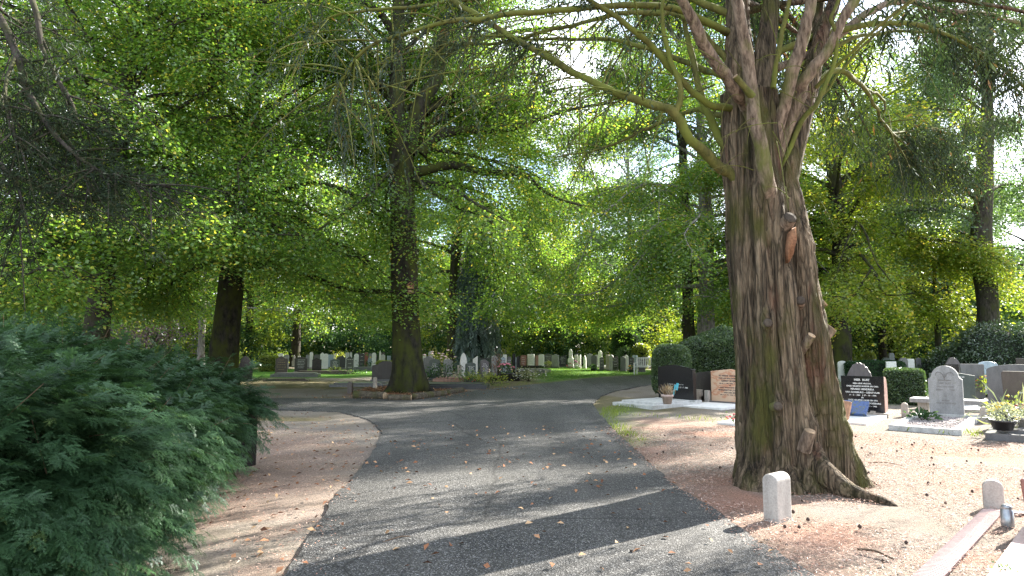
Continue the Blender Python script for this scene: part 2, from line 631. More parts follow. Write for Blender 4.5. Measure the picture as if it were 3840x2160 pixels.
def asphalt_mat():
    m, t, b = nodes('asphalt')
    v = world_vec(t)
    vo = t.nodes.new('ShaderNodeTexVoronoi')
    vo.inputs['Scale'].default_value = 105
    t.links.new(v, vo.inputs['Vector'])
    sp = t.nodes.new('ShaderNodeSeparateColor')
    t.links.new(vo.outputs['Color'], sp.inputs[0])
    chips = ramp(t, sp.outputs[0], [(0.0, (0.014, 0.014, 0.014)), (0.5, (0.036, 0.036, 0.036)), (0.82, (0.085, 0.084, 0.081)), (1.0, (0.27, 0.265, 0.255))])
    nb = tex_noise(t, v, 0.8, 5, 0.6)
    c = mixc(t, ramp(t, nb, [(0.38, (0, 0, 0)), (0.7, (0.35,) * 3)]), chips, (0.12, 0.113, 0.10))
    tr_ = tex_noise(t, world_vec(t, (1.5, 0.12, 1)), 1.0, 3, 0.5)
    c = mixc(t, 1.0, c, ramp(t, tr_, [(0.35, (0.78,) * 3), (0.62, (1.12,) * 3)]), 'MULTIPLY')
    cr_ = t.nodes.new('ShaderNodeTexVoronoi')
    cr_.feature = 'DISTANCE_TO_EDGE'
    cr_.inputs['Scale'].default_value = 0.32
    wv = t.nodes.new('ShaderNodeTexNoise')
    wv.inputs['Scale'].default_value = 2.5
    wv.inputs['Detail'].default_value = 5
    t.links.new(v, wv.inputs['Vector'])
    ad = mixc(t, 0.12, v, wv.outputs['Color'])
    t.links.new(ad, cr_.inputs['Vector'])
    c = mixc(t, ramp(t, cr_.outputs['Distance'], [(0.0, (0.75,) * 3), (0.006, (0, 0, 0))]), c, (0.018, 0.017, 0.016))
    nf = tex_noise(t, v, 14, 5, 0.7)
    c = mixc(t, ramp(t, nf, [(0.62, (0, 0, 0)), (0.78, (0.35,) * 3)]), c, (0.13, 0.105, 0.08))
    t.links.new(c, b.inputs['Base Color'])
    b.inputs['Roughness'].default_value = 0.75
    b.inputs['Specular IOR Level'].default_value = 0.35
    bump(t, b, vo.outputs['Distance'], 0.55, 0.012)
    return m
tag(pm.build('path', asphalt_mat()), kind='structure')

# ------------------------------------------------------------------ litter: needles, fallen leaves, lawn blades, cones
rng = np.random.default_rng(4)
def scatter(n, poly, extra=None):
    p = np.array([q[:2] for q in poly])
    lo, hi = p.min(0), p.max(0)
    q = lo + rng.random((n * 2, 2)) * (hi - lo)
    q = np.c_[q, np.zeros(len(q))]
    q = q[inside(q, poly)]
    return q[:n]

q = np.concatenate([scatter(90000, [(1.9, 3.4), (1.7, 12.8), (5.5, 13), (10.5, 9), (8, 3.4)]), scatter(7000, [(-1.0, 3.4), (-1.6, 6.5), (-2.1, 9.2), (-3.0, 12.4), (-4.6, 12), (-4.6, 3.4)])])
q = q[~inside(q, PATH) | (seg_dist(q, PATH) < 0.7 * rng.random(len(q)) ** 3)]
q = q[fbm(q * np.array((1.1, 1.1, 1)), 50) > 0.36]
n = len(q)
q[:, 2] = 0.012 + 0.012 * rng.random(n) + np.where(inside(q, PATH), 0.01, 0.006)
a = rng.random(n) * 2 * np.pi
lv = Leaves()
lv.add(q, np.c_[np.cos(a), np.sin(a), rng.normal(0, 0.18, n)], np.c_[rng.normal(0, 0.3, n), rng.normal(0, 0.3, n), np.ones(n)], rng.uniform(0.018, 0.05, n), rng.uniform(0.004, 0.009, n), rng.random(n), 0.1)
tag(lv.build('needle_litter', tint_mat('needle_litter', [(0, (0.10, 0.05, 0.035)), (0.25, (0.30, 0.14, 0.09)), (0.6, (0.46, 0.28, 0.21)), (1, (0.64, 0.52, 0.44))])),
    'reddish needle litter spread under the fluted conifer and along the verges', 'needle litter', kind='stuff')

q = np.concatenate([scatter(240, [(-1.5, 4), (-2.2, 13), (2, 13), (2, 4)]), scatter(260, [(-1.5, 4), (-2.0, 9), (-2.4, 12.5), (-5, 15.5), (-5, 12), (-2.8, 6)]),
                    scatter(3800, LEAFBED), scatter(400, [(-9, 19.8), (-2, 19.4), (1, 25), (-1, 25), (-3, 20.4), (-9, 21)])])
n = len(q)
q[:, 2] = 0.025 + 0.03 * rng.random(n)
a = rng.random(n) * 2 * np.pi
lv = Leaves()
lv.add(q, np.c_[np.cos(a), np.sin(a), rng.normal(0, 0.25, n)], np.c_[rng.normal(0, 0.45, n), rng.normal(0, 0.45, n), np.ones(n)], rng.uniform(0.04, 0.085, n), rng.uniform(0.025, 0.05, n), rng.random(n), 0.16)
tag(lv.build('fallen_leaves', tint_mat('fallen_leaves', [(0, (0.10, 0.04, 0.02)), (0.5, (0.30, 0.13, 0.06)), (1, (0.50, 0.33, 0.18))])),
    'brown fallen beech leaves, thickest round the foot of the big beech', 'fallen leaves', kind='stuff')

def blades(polys_n, h, wd, name, label, stops, cat='grass'):
    lv = Leaves()
    for poly, n in polys_n:
        q = scatter(n, poly)
        q = q[~inside(q, PATH)]
        q = q[fbm(q * np.array((1.6, 1.6, 1)), 61) > 0.4]
        n = len(q)
        a = rng.random(n) * 2 * np.pi
        lv.add(q, np.c_[np.cos(a) * 0.45, np.sin(a) * 0.45, np.ones(n)], np.c_[np.cos(a + 1.6), np.sin(a + 1.6), np.zeros(n)], h * rng.uniform(0.5, 1.3, n), wd, rng.random(n), 0.1)
    return tag(lv.build(name, leaf_mat(name, stops, 0.35, 1.6, 0.03)), label, cat, kind='stuff')
GR = [(0, (0.05, 0.11, 0.012)), (0.6, (0.10, 0.21, 0.025)), (1, (0.2, 0.27, 0.06))]
blades([(LAWN, 26000), (STRIPS[0], 6000), (STRIPS[1], 14000), (STRIPS[2], 4000)], 0.07, 0.012, 'lawn_grass', 'short bright green lawn between the grave rows', GR)
blades([(WEEDS, 1500), ([(-0.5, 25.5), (2, 27.5), (0.5, 28.5), (-1.5, 26.5)], 500), ([(4.4, 12.4), (9, 12.4), (8.5, 11.2), (7.4, 12.2)], 260), ([(2.6, 15.6), (6.8, 12.6), (6, 12.3), (2.4, 15)], 420)], 0.11, 0.012,
       'weeds', 'yellow-green weeds creeping over the right edge of the path', [(0, (0.10, 0.15, 0.02)), (1, (0.22, 0.27, 0.05))], 'weeds')
# cones strewn on the litter
mb = MB()
q = scatter(170, [(2.2, 3.8), (2, 12), (5, 12.5), (9.5, 8.5), (7, 3.8)])
for x, y, _ in q:
    s = rng.uniform(0.010, 0.02)
    mb.lathe([(s * 0.3, 0), (s, s * 0.6), (s * 0.9, s * 1.3), (s * 0.2, s * 2)], (x, y, 0.012), 6)
tag(mb.build('fallen_cones', plain('cone_brown', (0.05, 0.032, 0.024), 0.9)), 'small dark cones strewn over the needle litter', 'cones', kind='stuff')
# ------------------------------------------------------------------ trees
BEECH = leaf_mat('beech_leaf', [(0, (0.042, 0.088, 0.018)), (0.45, (0.082, 0.155, 0.026)), (0.8, (0.15, 0.225, 0.036)), (1, (0.35, 0.29, 0.05))], 0.5, 2.5, .04)
BEECH_LIGHTENED = leaf_mat('beech_leaf_lightened', [(0, (0.05, 0.108, 0.022)), (0.45, (0.095, 0.19, 0.034)), (0.8, (0.18, 0.265, 0.042)), (1, (0.36, 0.33, 0.055))], 0.5, 2.5, .05)  # yellow-green beech leaf, lightened in place of light the left crowns lack
HORN = leaf_mat('hornbeam_leaf', [(0, (0.061, 0.103, 0.013)), (0.5, (0.131, 0.187, 0.022)), (0.85, (0.206, 0.234, 0.031)), (1, (0.318, 0.252, 0.047))], 0.5, 2.3, .04)
OAK = leaf_mat('blue_green_leaf', [(0, (0.033, 0.065, 0.029)), (0.5, (0.065, 0.124, 0.046)), (1, (0.130, 0.195, 0.058))], 0.42, 2.2, 0.09)
EVER = leaf_mat('evergreen_leaf', [(0, (0.020, 0.048, 0.022)), (0.6, (0.044, 0.096, 0.040)), (1, (0.10, 0.17, 0.06))], 0.3, 1.9, 0.012, .6)
PURP = leaf_mat('purple_leaf', [(0, (0.05, 0.03, 0.045)), (1, (0.13, 0.09, 0.13))], 0.4, 1.6)
LIME = leaf_mat('lime_leaf', [(0, (0.12, 0.17, 0.02)), (1, (0.28, 0.30, 0.05))], 0.45, 2.0)
CYP = leaf_mat('blue_cypress_leaf', [(0, (0.03, 0.055, 0.05)), (0.6, (0.08, 0.13, 0.115)), (1, (0.17, 0.23, 0.20))], 0.2, 1.5)
FROND = leaf_mat('conifer_frond', [(0, (0.014, 0.026, 0.012)), (0.7, (0.036, 0.056, 0.026)), (0.93, (0.07, 0.095, 0.05)), (1, (0.12, 0.065, 0.03))], 0.2, 1.7, 0.02)
PINE = leaf_mat('pine_needle', [(0, (0.012, 0.022, 0.011)), (1, (0.034, 0.052, 0.026))], 0.2, 1.6, 0.01)
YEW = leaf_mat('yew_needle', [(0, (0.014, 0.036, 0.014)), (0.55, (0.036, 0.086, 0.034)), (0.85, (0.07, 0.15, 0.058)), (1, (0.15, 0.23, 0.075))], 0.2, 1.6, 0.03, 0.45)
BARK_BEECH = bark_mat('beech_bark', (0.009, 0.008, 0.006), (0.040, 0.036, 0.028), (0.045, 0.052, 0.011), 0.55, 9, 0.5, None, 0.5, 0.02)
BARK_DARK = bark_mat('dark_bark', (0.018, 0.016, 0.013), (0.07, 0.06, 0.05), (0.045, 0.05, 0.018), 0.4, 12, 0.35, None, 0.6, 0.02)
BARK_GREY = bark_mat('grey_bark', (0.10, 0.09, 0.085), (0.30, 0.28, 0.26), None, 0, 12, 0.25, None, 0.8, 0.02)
BARK_MOSS = bark_mat('mossy_bark', (0.05, 0.05, 0.016), (0.14, 0.13, 0.04), (0.13, 0.15, 0.03), 0.7, 16, 0.4, None, 0.5, 0.01)

class Tree:
    def __init__(self, seed):
        self.rng = np.random.default_rng(seed)
        self.wood, self.lv = MB(), Leaves()
        self.seed = seed
    def foliage(self, limb, sub=1.6, step=0.4, dens=48, L=0.078, W=0.05, start=0.2, droop=0.4, yellow=0.0, twig=True, spread=0.34, flat=0.6, vert=0.27, gap=0.0, gs=0.5):
        rng = self.rng
        d = np.r_[0, np.cumsum(np.linalg.norm(np.diff(limb, axis=0), axis=1))]
        tot = d[-1]
        side = 1
        s = tot * start + rng.random() * step
        while s < tot * 1.02:
            t = min(s, tot * 0.999)
            p0 = np.array([np.interp(t, d, limb[:, k]) for k in range(3)])
            if gap and vnoise(p0[None] * gs, 123)[0] < gap:
                s += step * 0.6
                continue
            i = min(np.searchsorted(d, t), len(limb) - 1)
            T = unit(limb[i] - limb[max(i - 1, 0)] + 1e-9)
            Pp = unit(np.cross(T, Z) + 1e-6)
            side = -side
            end = s > tot * 0.93
            dr = unit(T * (1.0 if end else 0.55) + Pp * side * (0.3 if end else rng.uniform(0.5, 1.0)) + Z * rng.normal(0.02, 0.2))
            Ls = max(0.5, sub * rng.uniform(0.55, 1.25) * (1 - 0.5 * s / tot))
            k = 5
            tt = np.linspace(0, 1, k)
            br = p0 + dr * (Ls * tt)[:, None] - Z * (droop * Ls * tt ** 2)[:, None] + rng.normal(0, 0.03, (k, 3)) * tt[:, None]
            if twig:
                self.wood.tube(br, np.linspace(0.016, 0.004, k) * (0.6 + 0.5 * Ls), 3)
            n = max(6, int(Ls * dens * rng.uniform(0.6, 1.25)))
            x = rng.uniform(0.05, 1.05, n)
            c = np.stack([np.interp(x, tt, br[:, j]) for j in range(3)], 1)
            Qd = unit(np.cross(dr, Z))
            lat = rng.normal(0, spread, n) * (1.15 - 0.6 * x)
            c = c + Qd * lat[:, None] + Z * (rng.normal(0, vert, n) - 0.25 * np.abs(lat) - 0.45 * rng.random(n) ** 2)[:, None]
            ax = unit(dr * 0.7 + Qd * np.sign(lat)[:, None] * 0.7 - Z * 0.15 + rng.normal(0, 0.3, (n, 3)))
            nn = unit(Z + rng.normal(0, flat, (n, 3)) + dr * 0.2)
            sz = rng.uniform(0.7, 1.25, n)
            tint = np.clip(0.48 + rng.normal(0, 0.17, n) + (rng.random(n) < yellow) * rng.uniform(0.25, 0.6, n) + rng.normal(0, 0.11), 0, 1)
            self.lv.add(c, ax, nn, L * sz, W * sz, tint)
            s += step * rng.uniform(0.6, 1.4)
    def limb(self, pts, r0, r1=0.02, n=14, sides=7, rough=0.3):
        c = spline(pts, n)
        self.wood.tube(c, np.linspace(0, 1, n) ** 0.8 * (r1 - r0) + r0, sides, rough=rough, seed=self.seed)
        return c
    def auto(self, trunk, h0, H, Rm, nl, r0=0.13, elev0=25, elev1=60, droop=0.9, skip=None, az0=0.0, lowdroop=None, fol=None, azf=None, zmin=3.0, rf=None):
        """limbs up the trunk line, widest about a third up"""
        rng = self.rng
        for i in range(nl):
            t = (i + 0.5) / nl
            h = h0 + (H - h0) * t ** 1.1
            az = az0 + i * 2.39996 + rng.normal(0, 0.25)
            if azf is not None and not azf(az, t):
                continue
            Ln = Rm * math.sqrt(max(0.06, 1 - max(0, (t - 0.15) / 0.92) ** 1.7)) * rng.uniform(0.8, 1.12) * (rf(az) if rf else 1)
            el = R(elev0 + (elev1 - elev0) * t + rng.normal(0, 7))
            dr = droop * (1 - t) * Ln * rng.uniform(0.7, 1.2)
            base = np.array([np.interp(h, trunk[:, 2], trunk[:, k]) for k in range(3)])
            x = np.linspace(0, 1, 7)
            hd = np.array((math.cos(az), math.sin(az), 0))
            pd_ = np.array((-hd[1], hd[0], 0))
            wig = np.cumsum(rng.normal(0, 0.05, 7)) * Ln * x
            pts = base + hd * (Ln * math.cos(el) * x)[:, None] + Z * (Ln * math.sin(el) * x - dr * x ** 2.4)[:, None] + pd_ * wig[:, None] + Z * (np.cumsum(rng.normal(0, 0.025, 7)) * Ln * x)[:, None]
            zm = zmin(az) if callable(zmin) else zmin
            pts[:, 2] = np.maximum(pts[:, 2], zm - 0.35 * x)
            c = self.limb(pts, r0 * (1.1 - 0.75 * t), 0.018)
            f = dict(fol or {})
            if t < .42 and 'gap' in f:
                f['gap'] *= .6
            self.foliage(c, **f)
            # one or two forks
            for _ in range(2 if Ln > 5 else 1):
                j = rng.integers(4, 9)
                side = rng.choice((-1, 1))
                T = unit(c[j + 1] - c[j])
                d2 = unit(T + unit(np.cross(T, Z)) * side * rng.uniform(0.5, 0.9) + Z * rng.normal(0, 0.15))
                l2 = Ln * rng.uniform(0.35, 0.55)
                x2 = np.linspace(0, 1, 5)
                p2 = c[j] + d2 * (l2 * x2)[:, None] - Z * (dr / Ln * l2 * 0.6 * x2 ** 2)[:, None]
                p2[:, 2] = np.maximum(p2[:, 2], zm - 0.4)
                c2 = self.limb(p2, r0 * 0.4 * (1.1 - 0.7 * t), 0.012, 8, 5)
                self.foliage(c2, **{**f, 'start': 0.1})
    def make(self, name, label, group, bark, leafm, trunk_mb=None, loc=(0, 0, 0)):
        root = thing(name, label, 'tree', loc, 0, group)
        self.wood.build('trunk', bark, root, smooth=True)
        self.lv.build('crown', leafm, root)
        return root

def bole(t, pts, rad, flare=1.55, n=26, sides=18, rough=0.35):
    """the tapering trunk, flared at the foot; returns its centre line"""
    c = spline(pts, n)
    r = lerp_list(rad, n)
    hgt = c[:, 2]
    r = r * (1 + (flare - 1) * np.exp(-np.maximum(hgt, 0) / 0.45))
    t.wood.tube(c, r, sides, rough=rough, seed=t.seed + 3)
    return c

# the big beech in the middle of the picture
def centre_beech():
    Y = 22.6
    t = Tree(11)
    p = lambda u, v, dy=0: P(u, v, Y + dy)
    cr = lambda x, y, dy=0: P(1200 + x * 0.759, y * 0.759, Y + dy)      # pixels of an enlarged view
    foot = G(1533, 1470)
    foot[2] = -0.15
    line = [foot, p(1530, 1400), p(1518, 1050), p(1510, 800), p(1505, 600), p(1500, 490)]
    c = spline(line, 40)
    r = np.interp(c[:, 2], [-.2, 0, 0.25, 0.8, 1.8, 4, 8, 9.5], [.92, 0.76, 0.64, 0.55, 0.50, 0.48, 0.45, 0.43])
    # the trunk as its own fine grid: root flare as lobes
    m = MB()
    sides = 40
    a = np.linspace(0, 2 * np.pi, sides, endpoint=False)
    fl = np.exp(-np.maximum(c[:, 2], 0) / 0.5)[:, None]
    lob = 1 + fl * 0.28 * np.cos(a * 5 + 0.6)[None] + 0.05 * np.cos(a * 3 + 1.0)[None]
    V = np.stack((c[:, 0:1] + r[:, None] * lob * np.cos(a), c[:, 1:2] + r[:, None] * lob * np.sin(a), c[:, 2:3] + 0 * a), -1)
    nz = fbm((V * np.array((2.2, 2.2, 0.6))).reshape(-1, 3), 5).reshape(V.shape[:2]) - 0.5
    dv = unit(V - c[:, None] * np.array((1, 1, 1)))
    V = V + dv * (nz * 0.16)[..., None]
    k = np.arange(len(c) - 1)[:, None] * sides
    j = np.arange(sides)[None]
    t.wood.add(V.reshape(-1, 3), np.stack((k + j, k + (j + 1) % sides, k + sides + (j + 1) % sides, k + sides + j), -1).reshape(-1, 4))
    fol = dict(sub=2.0, step=0.32, dens=125, yellow=0.06, L=.098, W=.076, spread=.46)
    def L(pts, r0, r1=0.03, n=18, **kw):
        q = t.limb(pts, r0, r1, n, 9)
        t.foliage(q, **{**fol, **kw})
    # the fork and the limbs that can be made out
    t.limb([cr(400, 700), cr(375, 560), cr(385, 300), cr(385, 120), cr(392, -100), cr(380, -500)], 0.40, 0.16, 20, 10)
    t.limb([cr(430, 760), cr(470, 600), cr(515, 490), cr(575, 390), cr(600, 220), cr(645, 90), cr(720, -150), cr(760, -500)], 0.36, 0.13, 22, 10)
    L([cr(500, 760), cr(600, 660), cr(800, 640), cr(950, 630, -.6), cr(1060, 595, -1), cr(1240, 540, -1.5), cr(1500, 500, -2)], 0.24)
    L([cr(470, 720, .3), cr(560, 600, .5), cr(760, 525, 1), cr(900, 505, 1), cr(1050, 470, 1), cr(1250, 430, 1.5)], 0.20)
    L([cr(480, 850), cr(650, 815), cr(800, 850, -.4), cr(1000, 860, -.8), cr(1070, 915, -1), cr(1160, 975, -1.2), cr(1290, 1015, -1.5)], 0.19)
    L([cr(520, 560, .5), cr(620, 480, 1), cr(720, 450, 2), cr(900, 395, 3), cr(1100, 360, 4)], 0.16)
    L([cr(470, 880, -.3), cr(560, 950, -1), cr(700, 1030, -2), cr(800, 1060, -2.6), cr(870, 1130, -3), cr(940, 1230, -3.3)], 0.13, droop=0.35)
    L([cr(370, 640), cr(310, 550), cr(220, 510, -.5), cr(80, 500, -1), cr(-120, 560, -1.6), cr(-320, 650, -2)], 0.17)
    L([cr(385, 420), cr(330, 330), cr(240, 250, -.6), cr(130, 90, -1), cr(0, -30, -1.6)], 0.15)
    L([cr(370, 520, .4), cr(280, 420, 1), cr(200, 350, 1.6), cr(20, 320, 2.5), cr(-250, 330, 3)], 0.13)
    L([cr(385, 200), cr(250, 20, -1), cr(-30, -20, -3), cr(-300, 10, -4), cr(-560, 70, -4.6), cr(-820, 150, -5)], 0.16)
    L([cr(590, 280), cr(760, 200, -1), cr(1000, 150, -2), cr(1250, 130, -3)], 0.13)
    L([cr(640, 100), cr(800, -20, 1), cr(1000, -80, 2), cr(1300, -60, 3)], 0.13)
    # drooping sprays across the trunk and to both sides
    L([cr(400, 780, -.4), cr(330, 860, -1.6), cr(250, 950, -2.6), cr(120, 1050, -3.4), cr(-30, 1150, -4)], 0.09, droop=0.4)
    L([cr(430, 830, -.5), cr(440, 900, -1.8), cr(450, 1000, -2.8), cr(430, 1090, -3.4)], 0.06, droop=0.5, sub=0.8, dens=30)
    L([cr(520, 900, -.4), cr(640, 920, -2.2), cr(760, 1000, -3.8), cr(900, 1080, -5)], 0.08, droop=0.4)
    top = spline([cr(400, 700), cr(390, 200), cr(400, -300), cr(400, -900)], 12)
    t.auto(top, 9.5, 16, 7.5, 30, 0.13, 30, 65, 0.6, fol=fol, azf=lambda az, t_: math.sin(az) > -.3)
    t.auto(c, 7.0, 11, 7.5, 12, 0.12, 10, 25, 0.75, az0=1.0, fol=fol, azf=lambda az, t_: math.sin(az) > -.3)
    return t.make('beech_tree', 'big mossy-footed beech with forked trunk and a bird box, ringed by logs', None, BARK_BEECH, BEECH)
centre_beech()

def big_tree(seed, name, label, line, rad, h0, H, Rm, nl, bark, leafm, group='old beeches round the path', fol=None, **kw):
    t = Tree(seed)
    c = bole(t, line, rad)
    t.auto(c, h0, H, Rm, nl, fol={**dict(sub=1.6, step=0.45, dens=42, yellow=0.05), **(fol or {})}, **kw)
    return t.make(name, label, group, bark, leafm)

def up(u, vs, Y, H, lean=0.0, us=None):
    """trunk line: from the ground at depth Y up through the given pixels, then on to height H"""
    b = P(u, 1300, Y)
    b[2] = -0.2
    pts = [b] + [P(uu, vv, Y) for uu, vv in zip(us or [u] * len(vs), vs)]
    e = pts[-1] + np.array((lean, 0, 0))
    e[2] = H
    return pts + [e]

# left: two beeches whose long low boughs fill the upper left
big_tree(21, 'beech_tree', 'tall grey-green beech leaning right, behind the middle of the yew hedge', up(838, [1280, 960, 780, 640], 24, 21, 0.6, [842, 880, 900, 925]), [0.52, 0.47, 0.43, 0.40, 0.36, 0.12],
         4.6, 15.5, 8.8, 60, BARK_BEECH, BEECH_LIGHTENED, droop=0.9, elev0=16, zmin=lambda az: 5.0 if math.sin(az) < -.1 else 3.9, fol=dict(dens=98, step=.34, sub=1.8, spread=.5, L=.098, W=.076))
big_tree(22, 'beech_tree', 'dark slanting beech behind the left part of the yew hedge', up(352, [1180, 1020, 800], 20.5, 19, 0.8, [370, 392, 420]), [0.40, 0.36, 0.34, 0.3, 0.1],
         4.4, 15, 8.4, 56, BARK_DARK, BEECH_LIGHTENED, droop=0.95, elev0=14, zmin=lambda az: 5.2 if math.cos(az) > .2 else 3.8, fol=dict(yellow=0.16, dens=98, step=.34, sub=1.8, spread=.5, L=.098, W=.076))
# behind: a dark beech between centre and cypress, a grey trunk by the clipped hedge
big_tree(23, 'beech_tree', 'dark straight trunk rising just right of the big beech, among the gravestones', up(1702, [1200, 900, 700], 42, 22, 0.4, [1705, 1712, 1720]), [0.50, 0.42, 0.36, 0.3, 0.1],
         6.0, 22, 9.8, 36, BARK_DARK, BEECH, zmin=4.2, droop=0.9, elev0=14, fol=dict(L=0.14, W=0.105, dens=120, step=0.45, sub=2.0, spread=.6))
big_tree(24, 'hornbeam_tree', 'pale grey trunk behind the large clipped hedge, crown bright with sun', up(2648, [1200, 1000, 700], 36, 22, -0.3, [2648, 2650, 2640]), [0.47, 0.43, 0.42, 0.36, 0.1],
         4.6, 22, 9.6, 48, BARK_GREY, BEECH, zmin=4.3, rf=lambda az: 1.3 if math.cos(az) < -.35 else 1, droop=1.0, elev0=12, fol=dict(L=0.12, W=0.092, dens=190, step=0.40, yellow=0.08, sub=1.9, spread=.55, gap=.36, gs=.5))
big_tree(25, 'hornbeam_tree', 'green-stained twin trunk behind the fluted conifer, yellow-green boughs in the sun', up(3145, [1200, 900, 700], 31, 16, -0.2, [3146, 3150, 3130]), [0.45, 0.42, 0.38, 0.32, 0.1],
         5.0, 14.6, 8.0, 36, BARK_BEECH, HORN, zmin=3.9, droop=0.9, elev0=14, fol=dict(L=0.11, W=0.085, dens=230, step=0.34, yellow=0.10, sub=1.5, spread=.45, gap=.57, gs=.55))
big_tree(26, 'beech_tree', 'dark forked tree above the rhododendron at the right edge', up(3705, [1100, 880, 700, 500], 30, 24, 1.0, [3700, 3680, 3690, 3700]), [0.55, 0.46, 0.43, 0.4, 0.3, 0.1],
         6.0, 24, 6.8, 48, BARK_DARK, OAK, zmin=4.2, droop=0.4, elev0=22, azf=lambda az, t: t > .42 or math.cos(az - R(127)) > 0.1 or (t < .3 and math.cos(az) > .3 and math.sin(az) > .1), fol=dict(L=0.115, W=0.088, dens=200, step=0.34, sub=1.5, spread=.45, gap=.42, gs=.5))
# ------------------------------------------------------------------ the fluted conifer by the path
FRNG = np.random.default_rng(8)
def fronds(lv, p, d, L, hang=0.5, K=14, ln=0.10, wd=0.022, rng=FRNG):
    """flat drooping sprays: p (m,3) starts, d (m,3) directions, L lengths"""
    m = len(p)
    d = unit(d)
    L = np.broadcast_to(np.asarray(L, float), (m,))
    side = unit(np.cross(d, Z + rng.normal(0, 0.35, (m, 3))))
    tw = rng.normal(0, 0.08, m)
    for k in range(K):
        t = (k + 0.5) / K
        s = 1 if k % 2 else -1
        c = p + d * (L * t)[:, None] - Z * (hang * L * t ** 1.7)[:, None]
        ax = d * 0.75 + side * s * 0.75 * (1 - 0.6 * t) - Z * (hang * (0.5 + t))
        ax = ax + rng.normal(0, 0.18, (m, 3))
        nn = np.cross(side, d) + rng.normal(0, 0.4, (m, 3))
        sz = L * (1.1 - 0.6 * t) * rng.uniform(0.7, 1.2, m) / 0.42
        lv.add(c, ax, nn, ln * sz, wd * np.sqrt(sz), np.clip(0.4 + rng.normal(0, 0.2, m) + tw + (rng.random(m) < 0.05) * 0.5, 0, 1), 0.05)

def along(pts, n, t0=0.0, t1=1.0, jit=0.05, rng=FRNG, grp=1):
    pts = np.asarray(pts)
    d = np.r_[0, np.cumsum(np.linalg.norm(np.diff(pts, axis=0), axis=1))]
    s = rng.uniform(t0, t1, n) * d[-1]
    if grp > 1:
        s = np.clip(s[rng.integers(0, max(1, n // grp), n)] + rng.normal(0, 0.07, n), 0, d[-1])
    c = np.stack([np.interp(s, d, pts[:, k]) for k in range(3)], 1)
    i = np.clip(np.searchsorted(d, s), 1, len(pts) - 1)
    return c + rng.normal(0, jit, (n, 3)), unit(pts[i] - pts[i - 1])

CON_BARK = bark_mat('conifer_bark', (0.018, 0.0145, 0.010), (0.31, 0.235, 0.155), (0.085, 0.083, 0.024), 0.32, 38, 0.085, (0.17, 0.085, 0.055), 1.0, 0.08, low=9, crack=16)
CON_RED = bark_mat('conifer_branch_bark', (0.06, 0.042, 0.03), (0.27, 0.205, 0.15), (0.11, 0.12, 0.03), 0.28, 22, 0.22, None, 1.0, 0.02)
WOOD_CUT = stone_mat('cut_wood', (0.42, 0.30, 0.19), 0.35, 0.85, 30, 0.4, 0.2)
WOOD_GREY = stone_mat('weathered_cut_wood', (0.075, 0.06, 0.046), 0.35, 0.9, 40, 0.4, 0.2)
WOOD_ORANGE = stone_mat('split_orange_wood', (0.24, 0.12, 0.065), 0.5, 0.85, 25, 0.3, 0.2)

